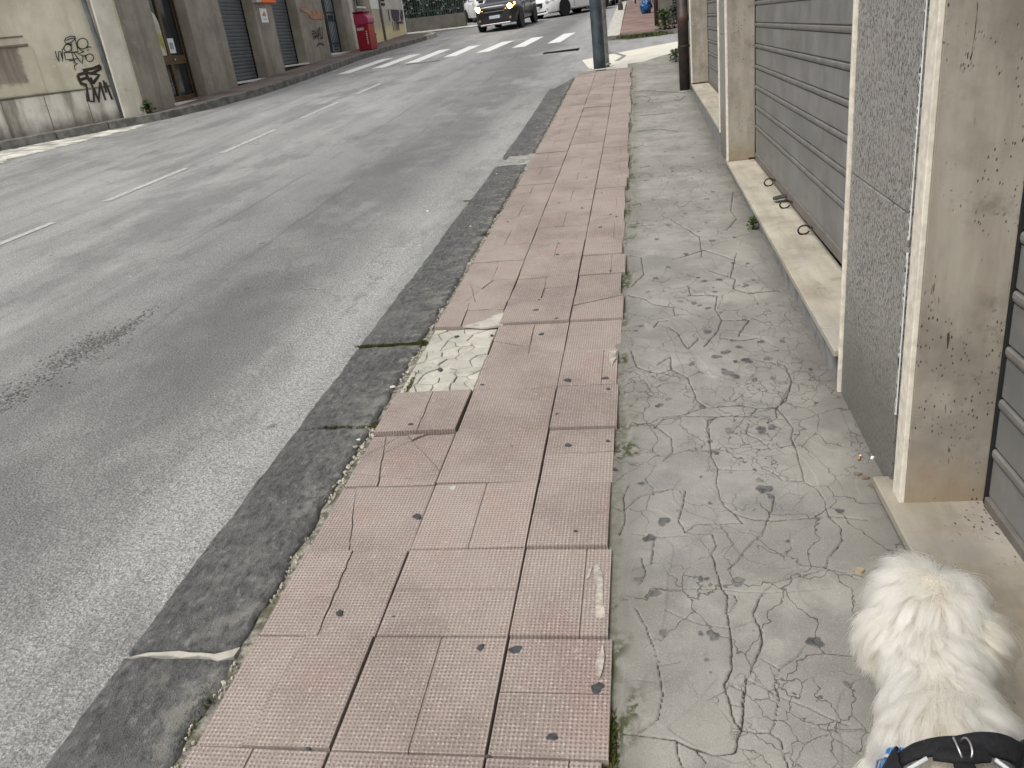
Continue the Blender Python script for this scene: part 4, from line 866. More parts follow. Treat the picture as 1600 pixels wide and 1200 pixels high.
# far shutters
def far_shutter(y0, y1, zs, pitch=.092):
    sh = empty('shutter', (0, 0, 0)); sh.parent = LB; sh.matrix_parent_inverse = Matrix.Translation(LB.location).inverted(); x = XL-.34; z = zs+.02; i = 0
    while z < UP:
        b = MB(); b.extr([(x-.02, y0, z), (x+.002, y0, z+.004), (x+.012, y0, z+pitch*.5), (x+.002, y0, z+pitch-.012), (x-.012, y0, z+pitch-.010), (x-.012, y0, z+pitch), (x-.02, y0, z+pitch)], (0, y0, 0), (0, y1, 0)); b.build('slat', MAT['shutter_far'], sh); z += pitch
    b = MB(); b.box(x-.06, x+.03, y1-.05, y1, zs, UP); b.build('guide', MAT['dark'], sh)
    return sh
far_shutter(21.47, 23.50, 1.335); far_shutter(24.76, 26.68, 1.585)
for (y0, y1, zs) in ((21.45, 23.50, 1.335), (24.74, 26.70, 1.58)):
    b = MB(); b.box(XL-.4, XL+.03, y0, y1, zs-.05, zs); bev(BL(b, 'threshold', MAT['marble']), .006)
    b = MB(); b.box(XL-.4, XL-.02, y0, y1, zs-.6, zs-.052); BL(b, 'riser', MAT['riser_dark'])
b = MB(); b.box(XL-.335, XL-.318, 24.82, 25.12, 2.30, 2.52); BL(b, 'pale_patch', MAT['pilaster'])  # small pale patch on the second shutter's left side
# iron and glass street door
idr = empty('iron_door', (0, 0, 0)); idr.parent = LB; idr.matrix_parent_inverse = Matrix.Translation(LB.location).inverted(); xi = XL-.32; zi = G(XL, 29)+LP+.12
MAT['iron'] = plain('dark wrought iron', (.035, .042, .048), .6); MAT['frost'] = plain('pale blue glass', (.36, .42, .43), .35, .4, var=.25, sc=3)
for (y0, y1) in ((29.0, 29.98), (30.02, 31.0)):
    b = MB(); b.box(xi-.03, xi-.02, y0, y1, zi, UP); b.build('pane', MAT['frost'], idr)
    b = MB(); b.box(xi-.02, xi+.02, y0, y0+.08, zi, UP); b.box(xi-.02, xi+.02, y1-.08, y1, zi, UP)
    for zc in (0, .28, 1.05, 1.30): b.box(xi-.019, xi+.019, y0+.08, y1-.08, zi+zc, zi+zc+.05)
    b.build('leaf_frame', MAT['iron'], idr)
    b = MB(); rdx = random.Random(int(y0))
    for m in range(1, 5):
        yy = y0+.08+(y1-y0-.16)*m/5; b.box(xi-.008, xi+.008, yy-.009, yy+.009, zi+.33, zi+1.05); b.box(xi-.008, xi+.008, yy-.009, yy+.009, zi+1.35, UP)
    for (cz, rr_) in ((zi+.165, .085), (zi+1.18, .075), (zi+1.18, .04), (zi+2.0, .1), (zi+2.0, .16)):
        for cy_ in (y0+.3, (y0+y1)/2, y1-.3):
            b.tube([(xi+.004, cy_+rr_*math.cos(2*math.pi*t/10), cz+rr_*math.sin(2*math.pi*t/10)) for t in range(11)], .012, 5, False)
    b.build('scrollwork', MAT['iron'], idr)
b = MB(); b.box(XL-.34, XL+.04, 28.98, 31.02, zi-.07, zi); bev(BL(b, 'threshold', MAT['marble']), .006); b = MB(); b.box(XL-.34, XL+.22, 28.9, 31.15, zi-.5, zi-.075); BL(b, 'step', MAT['kerbpale'])
# small window with sill, thin pipe
b = MB(); b.box(XL-.25, XL-.24, 32.55, 33.62, 3.28, UP); BL(b, 'window', MAT['glass']); b = MB(); b.box(XL-.3, XL+.06, 32.5, 33.66, 3.22, 3.285); bev(BL(b, 'window_sill', MAT['marble']), .006)
b = MB(); b.tube([(XL+.12, 32.2, G(XL, 32)-.1), (XL+.12, 32.2, 8)], .045, 10); BL(b, 'downpipe', MAT['galv'], None, True); b = MB(); b.tube([(XL+.12, 32.2, G(XL, 32)+.1), (XL+.12, 32.2, G(XL, 32)+.62)], .075, 10); BL(b, 'pipe_guard', MAT['whitewash'])
b = MB(); b.box(XL+.01, XL+.11, 33.85, 34.3, G(XL, 34)+.42, G(XL, 34)+.48); b.box(XL+.005, XL+.10, 33.9, 34.25, G(XL, 34)+.1, G(XL, 34)+.42); BL(b, 'meter_box', MAT['riser_dark'])
# sign, poster and paint on the piers
sg = MB(); sg.box(XL-.02, XL+.12, 23.80, 24.86, 3.27, 3.95); sgo = bev(BL(sg, 'sign', MAT['orange']), .01); b = MB(); b.box(XL-.02, XL+.118, 23.52, 23.797, 3.27, 3.95); BL(b, 'sign_end', MAT['signgrey'])
b = MB(); b.box(XL+.002, XL+.008, 23.84, 24.30, 2.76, 3.13); po = BL(b, 'poster', MAT['paper'])
b = MB()
for (y, z, w, h) in ((23.99, 2.95, .05, .03), (24.04, 2.97, .06, .06), (24.10, 2.99, .07, .10), (24.14, 2.94, .05, .05), (24.19, 3.0, .02, .11)): b.box(XL+.0085, XL+.0095, y-w/2, y+w/2, z-h/2, z+h/2)
BL(b, 'poster_logo', MAT['redprint']); b = MB(); b.box(XL+.0085, XL+.0095, 23.98, 24.2, 2.835, 2.86); BL(b, 'poster_text', MAT['greyprint'])
def stroke(b, pts, w, off=0.0):
    """flat brush stroke on a wall, pts = 3d points; widened in the wall's own plane"""
    pts = [Vector(p) for p in pts]; return pts
LIFT = [0]
def ribbon(pxs, s, ox, oy, n, d, w, b, jit=0, lift=.004):
    LIFT[0] += 1; lift = .004+.0011*(LIFT[0] % 17)
    n = np.array(n, float); P3 = [pl(ox+x/s, oy+y/s, n, d)+n*lift for x, y in pxs]
    # smooth the trace a little
    Q = []
    for i in range(len(P3)-1):
        for t in (0, .5): Q.append(P3[i]*(1-t)+P3[i+1]*t)
    Q.append(P3[-1]); L = []
    for i, p in enumerate(Q):
        t = Q[min(i+1, len(Q)-1)]-Q[max(i-1, 0)]; t = t/(np.linalg.norm(t)+1e-9); s_ = np.cross(n, t); L.append((p-s_*w/2, p+s_*w/2))
    vs = [q for a in L for q in a]; b.add(vs, [(2*i, 2*i+1, 2*i+3, 2*i+2) for i in range(len(L)-1)])
NX, DX = (1, 0, 0), XL
b = MB()
for st in ([(1015,400),(1050,380),(1060,430)], [(1020,430),(1070,410)], [(1035,490),(1075,460)], [(1030,460),(1080,440)], [(1060,380),(1095,510),(1085,370)], [(1080,380),(1110,470)], [(1110,335),(1130,480)], [(1100,350),(1105,440)], [(1138,330),(1150,470)], [(1120,480),(1155,470)], [(1075,580),(1100,545),(1140,545),(1165,565)]): ribbon(st, 8, 360, 0, NX, DX, .05, b)
BL(b, 'black_graffiti', MAT['ink_brown'])
b = MB()
for st in ([(870,120),(960,130)], [(960,170),(1060,160),(1160,180)], [(980,195),(1100,190),(1170,205)], [(1000,215),(1140,215)]): ribbon(st, 8, 360, 0, NX, DX, .13, b)
BL(b, 'orange_graffiti', MAT['ink_orange'])

# ================================================================== YELLOW END BUILDING
YB = empty('corner_building', (-10.4, 37, 0)); tag(YB, 'beige corner building with painted low yellow sunlight and white band beyond the red bin', 'building'); BY = into(YB)
xy = XL+.02
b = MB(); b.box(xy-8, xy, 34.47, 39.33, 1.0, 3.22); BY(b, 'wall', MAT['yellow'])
b = MB(); b.box(xy-8, xy+.01, 34.47, 35.58, 3.222, 9.0); BY(b, 'white_wall', MAT['whitewash']); b = MB(); b.box(xy-8, xy+.008, 35.585, 39.33, 3.222, 9.0); BY(b, 'upper_wall', MAT['pilaster'])
b = MB(); b.box(xy-.1, xy+.02, 39.20, 39.345, 1.2, 9.0); BY(b, 'corner_strip', MAT['whitewash'])
b = MB(); b.tube([(xy+.05, 35.62, G(xy, 35.6)), (xy+.05, 35.62, 9)], .045, 8); BY(b, 'downpipe', MAT['riser'], None, True)
b = MB(); b.box(xy+.012, xy+.03, 35.95, 36.45, 3.35, 3.46); b.box(xy+.012, xy+.03, 35.95, 36.45, 3.52, 3.9); BY(b, 'plaque', MAT['ink'])
b = MB(); NXy = (1, 0, 0)
for st in ([(880,200),(900,350),(920,440)], [(890,215),(900,300)], ): ribbon(st, 13.33, 540, 0, NXy, xy, .10, b)
for st in ([(940,230),(1110,250)], [(945,270),(1110,290)], [(950,310),(1105,325)], [(960,350),(1100,360)], [(980,390),(1110,385)], [(1145,250),(1180,240),(1190,320),(1165,410),(1145,370),(1150,270)], [(1020,410),(1080,400)]): ribbon(st, 13.33, 540, 0, NXy, xy, .17, b)
for st in ([(970,450),(1000,650)], [(1005,440),(1030,640)], [(1040,470),(1060,620)], [(1060,450),(1090,640)], [(1085,450),(1110,620)], [(1050,470),(1190,470)]): ribbon(st, 13.33, 540, 0, NXy, xy, .09, b)
BY(b, 'purple_graffiti', MAT['ink_purple'])

# ================================================================== CREAM BUILDING
cdir = np.array([-1.64, -1.95]); cdir /= np.hypot(*cdir); cn = np.array([-cdir[1], cdir[0]]); cn = cn if cn[0] > 0 else -cn   # outward normal to the road
C0 = np.array([-10.45, 16.93])
CB = empty('cream_building', (C0[0], C0[1], 0)); tag(CB, 'cream plastered old house on the far left with graffiti and stained plinth', 'building'); BC = into(CB)
def cbox(b, u0, u1, w0, w1, z0, z1):
    f = lambda u, w: C0+cdir*u+cn*w
    a = [f(u0, w0), f(u0, w1), f(u1, w1), f(u1, w0)]
    b.hexa([(p[0], p[1], z0) for p in a], [(p[0], p[1], z1) for p in a]); return b
zl = 1.62
CD = float(cn@C0); CN3 = (cn[0], cn[1], 0)
uc = lambda px_, py_: float((pl(px_, py_, CN3, CD)[:2]-C0)@cdir)
b = cbox(MB(), .42, 14, -6, -.2, zl-.01, 9.0); BC(b, 'wall', MAT['cream'])
b = cbox(MB(), .42, 14, -6, -.155, -.4, zl); bev(BC(b, 'plinth', MAT['plinth']), .02)
b = cbox(MB(), -.02, .42, -6, .02, -.4, 9.0); bev(BC(b, 'pilaster', MAT['pilaster']), .012)
b = cbox(MB(), -.026, .012, -.05, .03, 1.72, 9.0); BC(b, 'corner_bead', MAT['whitewash'])
b = cbox(MB(), .425, 14, -.199, -.145, zl, zl+.03); bev(BC(b, 'ledge', MAT['blackmould']), .008)
un0, un1 = uc(52, 100), uc(2, 100)
k = N('filled window stain', .9, .2); p = k.pos(); dt = k.n('ShaderNodeVectorMath', operation='DOT_PRODUCT'); k.inp(dt.inputs[0], p); dt.inputs[1].default_value = (cdir[0], cdir[1], 0); uu = k.math('SUBTRACT', dt.outputs['Value'], float(C0@cdir)+un0); Zz = k.xyz()[2]
nz_ = k.math('MULTIPLY', k.math('SUBTRACT', k.noise(5, 5, .65), .5), .34); e_ = k.math('MULTIPLY', k.mr(k.math('ADD', uu, nz_), .10, .20), k.mr(k.math('ADD', uu, nz_), .78, .62)); e_ = k.math('MULTIPLY', e_, k.mr(k.math('ADD', Zz, nz_), 1.80, 1.92))
st = k.noise(1, 5, .6, vec=k.sc(p, (9, 9, .8))); c = k.mix(k.mr(st, .35, .65), (.19, .16, .135), (.30, .26, .215)); c = k.mix(k.math('MULTIPLY', k.mr(st, .6, .68), .7), c, (.55, .50, .42)); w_ = k.mr(k.math('ADD', uu, k.math('MULTIPLY', nz_, 1.5)), .78, .95)
base_ = k.mix(k.mr(k.noise(1.4, 6, .62), .3, .7), (.50, .465, .36), (.66, .625, .50)); base_ = k.mix(k.math('MULTIPLY', w_, k.mr(k.math('ADD', Zz, nz_), 2.25, 2.0)), base_, (.80, .80, .77)); k.col(k.mix(k.math('MULTIPLY', e_, .92), base_, c)); k.bump(k.noise(30, 5), .4, .01); MAT['bricked'] = k.m
b = cbox(MB(), un0-.12, un0+1.6, -.21, -.192, 1.66, 2.52); BC(b, 'blocked_window', MAT['bricked'])
b = cbox(MB(), un0-.06, un0+2.4, -.2, -.17, 2.53, 2.58); bev(BC(b, 'window_ledge', MAT['blackmould']), .02); b = cbox(MB(), un0-.02, un0+2.4, -.2, -.185, 2.70, 2.73); bev(BC(b, 'window_band', MAT['blackmould']), .02)
# joints in the plinth slabs
b = MB()
for u in np.arange(1.0, 9, .78): cbox(b, u, u+.012, -.157, -.1525, .4, zl-.03)
BC(b, 'plinth_joint', MAT['blackmould'])
# drainpipe
pa = pl(130, 0, CN3, CD-.10); pb = pl(194, 186, CN3, CD-.10)
b = MB(); ext = pa+(pa-pb)*1.6; b.tube([pb-(pa-pb)*.02, pb*.3+pa*.7, pa, ext], .05, 10); BC(b, 'drainpipe', MAT['greypipe'], None, True)
# tags sprayed on the plaster
thin = [[(470,435),(478,480),(500,528),(497,440),(515,440),(532,525),(528,425),(548,400)], [(548,350),(560,372),(600,365),(640,330),(638,312),(600,308),(560,325),(545,350)], [(560,345),(600,330),(630,322)], [(605,365),(612,445),(665,440),(645,350),(632,325)],
 [(660,400),(690,430),(718,440),(660,460),(725,480),(740,500)], [(545,445),(560,510),(660,500)], [(610,445),(625,500)], [(625,445),(668,505)], [(545,448),(665,445)], [(560,380),(590,375),(612,385)], [(585,520),(640,512),(625,535),(660,540),(632,560),(640,600)], [(665,500),(700,545),(705,480),(735,470)], [(735,412),(755,398),(775,405)], [(740,430),(755,425)], [(462,505),(464,508)],
 [(575+32*math.cos(t), 410+32*math.sin(t)) for t in np.linspace(0, 6.28, 13)], [(702+46*math.cos(t), 372+46*math.sin(t)) for t in np.linspace(0, 6.28, 15)], [(762+35*math.cos(t), 492+33*math.sin(t)) for t in np.linspace(0, 6.28, 13)]]
b = MB()
for st in thin: ribbon(st, 5.455, 0, 0, CN3, CD-.2, .017, b)
BC(b, 'thin_graffiti', MAT['ink'])
b = MB()
for st in ([(660,640),(672,680),(690,715),(740,725)], [(660,640),(745,615)], [(672,685),(745,662)], [(705,600),(790,585),(850,560),(856,585),(780,630),(720,610)], [(770,620),(845,640),(800,700),(792,715),(770,660)], [(720,600),(760,690)]): ribbon(st, 5.455, 0, 0, CN3, CD-.2, .058, b)
for st in ([(690,700),(740,745),(745,865)], [(740,760),(760,860),(800,868),(795,750)], [(800,755),(840,872),(850,700)], [(850,700),(898,855)], [(880,685),(905,790)], [(895,700),(955,850)], [(760,690),(800,760)]): ribbon(st, 5.455, 0, 0, CN3, CD-.153, .042, b)
BC(b, 'thick_graffiti', MAT['ink_brown'])

# ================================================================== weeds and plants
def plant(name, c, h, w, n, mat, label, cat='weed', seed=1, group=None, leaf=.05):
    rd = random.Random(seed); e = empty(name, c); tag(e, label, cat, group)
    b = MB()
    for _ in range(n):
        a = rd.uniform(0, 6.28); rr = w*math.sqrt(rd.random())*.5; t = rd.random()**.7; x, y, z = rr*math.cos(a)*(1-.4*t), rr*math.sin(a)*(1-.4*t), h*t
        L = leaf*rd.uniform(.5, 1.3); a2 = rd.uniform(0, 6.28); el = rd.uniform(-.4, .9); d = Vector((math.cos(a2)*math.cos(el), math.sin(a2)*math.cos(el), math.sin(el))); s = d.cross(Vector((rd.uniform(-1, 1), rd.uniform(-1, 1), 1))).normalized()
        p = Vector((x, y, z)); b.add([p, p+d*L*.5+s*L*.28, p+d*L, p+d*L*.5-s*L*.28], [(0, 1, 2, 3)])
    b.build('foliage', mat, e)
    b = MB()
    for _ in range(5):
        a = rd.uniform(0, 6.28); rr = w*.3*rd.random(); b.tube([(rr*math.cos(a)*.3, rr*math.sin(a)*.3, -.02), (rr*math.cos(a), rr*math.sin(a), h*.75)], [.006, .003], 4)
    b.build('stem', MAT['twig'], e); return e
q = gp(1178, 358); plant('weed', (q[0]-.005, q[1], q[2]-.005), .085, .075, 260, MAT['weed'], 'small grassy weed tuft against the cement riser of the long sill', seed=2, leaf=.02)
q = (-10.05, 17.05, G(-10.1, 17.05)+LP); plant('weed', (-10.38, 16.98, q[2]), .24, .22, 150, MAT['weed'], 'leafy weed at the foot of the cream house corner', seed=3, leaf=.09)
q = gp(1062, 94); plant('weed', (.70, 17.4, G(.7, 17.4)), .22, .30, 260, MAT['weed'], 'scrubby weed at the shop wall just beyond the brown downpipe', seed=4, leaf=.05)
plant('weed', (.74, 25.3, G(.7, 25.3)), .55, .55, 420, MAT['weed'], 'bright leafy weed in front of the grey gate pillar', seed=5, leaf=.10)
plant('bush', (1.35, 25.7, G(1.3, 25.7)), .8, .95, 700, MAT['hedge'], 'dark bush in the gap right of the grey gate pillar', 'bush', seed=6, leaf=.12)
tufts('verge_weeds', [(x, 24.95+.05*x, .14, .10) for x in (-.3, -.05, .2, .45, .6)], 1100, .08, MAT['moss'], None, 7, .35, -.03, 1.0)

# ================================================================== FAR RIGHT PAVEMENT
fp = sheet('far_pavement', [(-.50, 25.2), (.3, 25.15), (1.2, 25.6), (1.2, 48), (-.45, 48)], .06, MAT['redpave'], None, 'structure')
b = MB(); b.prism([(-.85, 25.1), (1.2, 25.0), (1.2, 25.6), (.3, 25.17), (-.55, 25.22)], lambda x, y: G(x, y)-.3, lambda x, y: G(x, y)+.05)
fk = b.build('far_kerb', MAT['kerbfar'], None); tag(fk, kind='structure')
for i, y in enumerate(np.arange(25.25, 47, 1.1)):
    b = MB(); b.hexa([(x, yy, G(x, yy)-.3) for x, yy in ((-.92, y), (-.505, y), (-.505, y+1.09), (-.92, y+1.09))], [(x, yy, G(x, yy)+.055) for x, yy in ((-.92, y), (-.505, y), (-.505, y+1.09), (-.92, y+1.09))]); bev(b.build('kerb_stone', MAT['kerbpale'], fk), .012)
# gate pillars and walls beside it
gpil = empty('gate_pillar', (.86, 26.9, G(.86, 26.9))); tag(gpil, 'grey cement gate pillar behind the weeds across the side street', 'pillar')
b = MB(); b.box(-.17, .17, -.2, .2, -.3, 2.6); bev(b.build('shaft', MAT['lowwall'], gpil), .01); b = MB(); b.box(-.21, .21, -.24, .24, 2.602, 2.70); b.build('cap', MAT['kerbpale'], gpil)
o = MB().box(1.06, 1.11, 26.8, 27.2, G(1, 27)-.2, 3.6).build('back_pillar', MAT['lowwall']); tag(o, 'narrow dark cement upright in the gap beyond the grey gate pillar', 'pillar')
o = MB().tube([(1.2, 27.0, 1.0), (1.2, 27.0, 4.5)], .05, 10).build('side_pipe', MAT['galv'], None, True); tag(o, 'pale grey pipe in the dark gap right of the gate pillar', 'pipe')
o = MB().tube([(.575, 27.2, G(.6, 27.2)-.1), (.575, 27.2, 4.2)], .065, 10).build('gate_post', MAT['downpipe'], None, True); tag(o, 'slim dark brown post left of the grey gate pillar', 'post')
gw = empty('garden_wall', (1.0, 38, 0)); tag(gw, 'dark garden wall running up beside the red pavement', 'wall')
b = MB(); b.hexa([(x, y, G(x, y)-.3) for x, y in ((.75, 29), (1.1, 29), (1.1, 48), (.75, 48))], [(x, y, G(x, y)+2.4) for x, y in ((.75, 29), (1.1, 29), (1.1, 48), (.75, 48))]); o = b.build('wall', MAT['lowwall']); o.parent = gw; o.matrix_parent_inverse = Matrix.Translation(gw.location).inverted()
b = MB(); b.hexa([(x, y, G(x, y)+2.402) for x, y in ((.70, 29), (1.15, 29), (1.15, 48), (.70, 48))], [(x, y, G(x, y)+2.48) for x, y in ((.70, 29), (1.15, 29), (1.15, 48), (.70, 48))]); o = b.build('coping', MAT['kerbpale']); o.parent = gw; o.matrix_parent_inverse = Matrix.Translation(gw.location).inverted()

# posts, poles
bp = empty('blue_pole', (-.78, 17.45, G(-.78, 17.45))); tag(bp, 'thick blue grey steel pole at the pavement corner', 'pole')
b = MB(); b.lathe((0, 0, -.05), [(.122, 0), (.122, .30), (.119, .32), (.117, 3.4), (.09, 3.6), (.09, 7)], 24); b.build('shaft', MAT['bluepole'], bp, True)
b = MB(); b.disc((0.02, -.03, .004), .27, 18, .012, .2, 3); b.build('base_patch', MAT['cement'], bp)
tp = empty('thin_pole', (-.66, 18.25, G(-.66, 18.25))); tag(tp, 'thin galvanised sign pole just behind the thick blue pole', 'pole')
b = MB(); b.tube([(0, 0, -.05), (0, 0, 4.2)], .048, 14); b.build('shaft', MAT['galv'], tp, True); b = MB(); b.lathe((0, 0, -.01), [(.085, 0), (.075, .03), (.05, .04)], 12); b.build('collar', MAT['riser'], tp)
q = gp(968, 18); fpole = empty('far_post', (q[0]+.05, q[1], G(q[0], q[1])+.05)); tag(fpole, 'grey post on the kerb of the far red pavement', 'post'); b = MB(); b.tube([(0, 0, -.05), (0, 0, 3.5)], .075, 12); b.build('shaft', MAT['galv'], fpole, True); b = MB(); b.lathe((0, 0, 0), [(.11, 0), (.11, .25), (.08, .27)], 12); b.build('foot', MAT['riser_dark'], fpole)
q = gp(993, 8); o = MB().tube([(q[0], q[1], G(q[0], q[1])-.1), (q[0], q[1], G(q[0], q[1])+3)], .035, 8).build('red_post', plain('red brown post', (.16, .05, .04), .6), None, True); tag(o, 'slim red brown post far along the red pavement', 'post')
# rubbish sack
q = gp(1010, 21, .06); sx = empty('rubbish_sack', (q[0], q[1], q[2])); tag(sx, 'blue plastic rubbish sack topped with a yellow bag on the far red pavement', 'rubbish sack')
def blob(name, c, r3, mat, parent, seed, n=(14, 18), amp=.18):
    b = MB(); vs = []; 
    for i in range(n[0]+1):
        th = math.pi*i/n[0]
        for j in range(n[1]):
            ph = 2*math.pi*j/n[1]; d = Vector((math.sin(th)*math.cos(ph), math.sin(th)*math.sin(ph), math.cos(th))); k_ = 1+amp*noise.noise(d*2.3+Vector((seed, 0, 0)))+amp*.6*noise.noise(d*6+Vector((0, seed, 0))); vs.append((c[0]+d.x*r3[0]*k_, c[1]+d.y*r3[1]*k_, c[2]+d.z*r3[2]*k_))
    fs = [(i*n[1]+j, i*n[1]+(j+1) % n[1], (i+1)*n[1]+(j+1) % n[1], (i+1)*n[1]+j) for i in range(n[0]) for j in range(n[1])]
    b.add(vs, fs); return b.build(name, mat, parent, True)
blob('blue_bag', (0, 0, .24), (.21, .2, .27), plain('blue plastic', (.012, .075, .20), .4, .5, var=.5, sc=12), sx, 1, (26, 34), .34); blob('yellow_bag', (.0, .02, .56), (.18, .17, .15), plain('yellow green plastic', (.52, .52, .10), .4, .5, var=.3, sc=12), sx, 5)

# ================================================================== red bin
rb = empty('red_bin', (-9.56, 30.6, G(-9.56, 30.6)+LP), R(-8)); tag(rb, 'glossy red street collection bin with rounded magenta hood by the window', 'bin')
hw_, dd = .255, .25
prof = [(-dd, 0), (dd, 0), (dd, .80), (dd+.03, .86), (dd+.035, .95), (dd+.01, 1.04), (dd-.06, 1.12), (0, 1.17), (-dd, 1.19)]
b = MB(); b.extr([(y, -hw_, z) for y, z in [(-dd, 0), (dd, 0), (dd, .84), (-dd, .84)]], (0, -hw_, 0), (0, hw_, 0)); bev(b.build('body', MAT['red'], rb), .02, 3)
b = MB(); b.extr([(y, -hw_-.015, z) for y, z in [(-dd-.01, .845), (dd+.02, .845), (dd+.045, .92), (dd+.035, 1.02), (dd-.03, 1.13), (dd-.14, 1.19), (-dd-.01, 1.20)]], (0, -hw_, 0), (0, hw_+.015, 0)); bev(b.build('hood', MAT['redtop'], rb), .025, 3)
b = MB(); b.box(-dd-.02, dd-.10, -hw_-.02, hw_+.02, 1.205, 1.28); bev(b.build('lid', MAT['reddark'], rb), .03, 3)
MAT['label'] = plain('grey label', (.45, .43, .40), .6)
# +x side faces the street; the side facing the viewer is -y
b = MB(); b.box(-.20, .07, -hw_-.004, -hw_+.001, .66, .75); b.build('label_plate', MAT['label'], rb)
b = MB()
for i in range(7):
    z = .60-.064*i; b.box(.132, .142, -hw_-.004, -hw_+.001, z-.022, z+.022)
    for dz2 in ((.014, -.018, -.002) if i % 2 else (.014, -.002)): b.box(.1425, .172, -hw_-.004, -hw_+.001, z+dz2-.004, z+dz2+.006)
b.build('white_lettering', MAT['white'], rb)

# ================================================================== wall, fence and greenery at the end
FY = 43.2
fw_ = empty('low_wall', (-10, FY, 2.2)); tag(fw_, 'low dark cement wall under the green fence at the end of the street', 'wall')
b = MB(); b.hexa([(-15, FY, 1.6), (-8.33, FY, 1.6), (-8.33, FY+.3, 1.6), (-15, FY+.3, 1.6)], [(-15, FY, 3.03), (-8.33, FY, 2.90), (-8.33, FY+.3, 2.90), (-15, FY+.3, 3.03)]); o = b.build('wall', MAT['lowwall']); o.parent = fw_; o.matrix_parent_inverse = Matrix.Translation(fw_.location).inverted()
sheet('far_gutter', [(-11.5, 41.3), (-6.5, 41.9), (-6.4, 43.2), (-11.5, 43.15)], ROADZ+.03, MAT['roadedge'], None, 'structure')
fe = empty('green_fence', (-10, FY+.15, 2.9)); tag(fe, 'dark green railing of upright bars on the low wall', 'fence')
for i, x in enumerate(np.arange(-4.6, 1.62, .115)):
    o = MB().box(x-.014, x+.014, -.014, .014, -.02, 1.75).build('bar', MAT['fence'], fe)
b = MB(); b.box(-4.7, 1.64, -.02, .02, .25, .29); b.box(-4.7, 1.64, -.02, .02, 1.6, 1.64); b.build('rail', MAT['fence'], fe)
for x in (-4.4, -2.4, -.4, 1.6): MB().box(x-.04, x+.04, .02, .10, -.02, 1.9).build('fence_post', MAT['fence'], fe)
# dark screen of shrubs behind
def hedge(name, x0, x1, y0, y1, z0, h, n, label, seed, leaf=.35):
    rd = random.Random(seed); e = empty(name, ((x0+x1)/2, (y0+y1)/2, z0)); tag(e, label, 'hedge'); b = MB(); wx_, wy_ = (x1-x0)/2, (y1-y0)/2
    for _ in range(n):
        x, y = rd.uniform(-wx_, wx_), rd.uniform(-wy_, wy_); z = rd.uniform(0, h)*(1-.12*math.sin(x*1.3+seed)**2)
        L = leaf*rd.uniform(.5, 1.2); d = Vector((rd.uniform(-1, 1), rd.uniform(-1, 1), rd.uniform(-.6, .8))).normalized(); s = d.cross(Vector((rd.uniform(-1, 1), rd.uniform(-1, 1), rd.uniform(-1, 1)))).normalized(); p = Vector((x, y, z)); b.add([p, p+d*L*.5+s*L*.3, p+d*L, p+d*L*.5-s*L*.3], [(0, 1, 2, 3)])
    b.build('foliage', MAT['hedge'], e); b = MB()
    for x in np.arange(-wx_+.3, wx_, .9): b.tube([(x, 0, -.2), (x+.1, 0, h*.8)], [.06, .02], 5)
    b.build('trunk', MAT['twig'], e); return e
hedge('hedge', -17, -4.6, 47.6, 49.5, 2.4, 4.5, 9000, 'tall dark hedge behind the green railing', 3)
hedge('hedge', -4.4, 3.2, 56, 58.5, 2.6, 4.5, 6500, 'tall dark hedge closing the street behind the parked cars', 4)

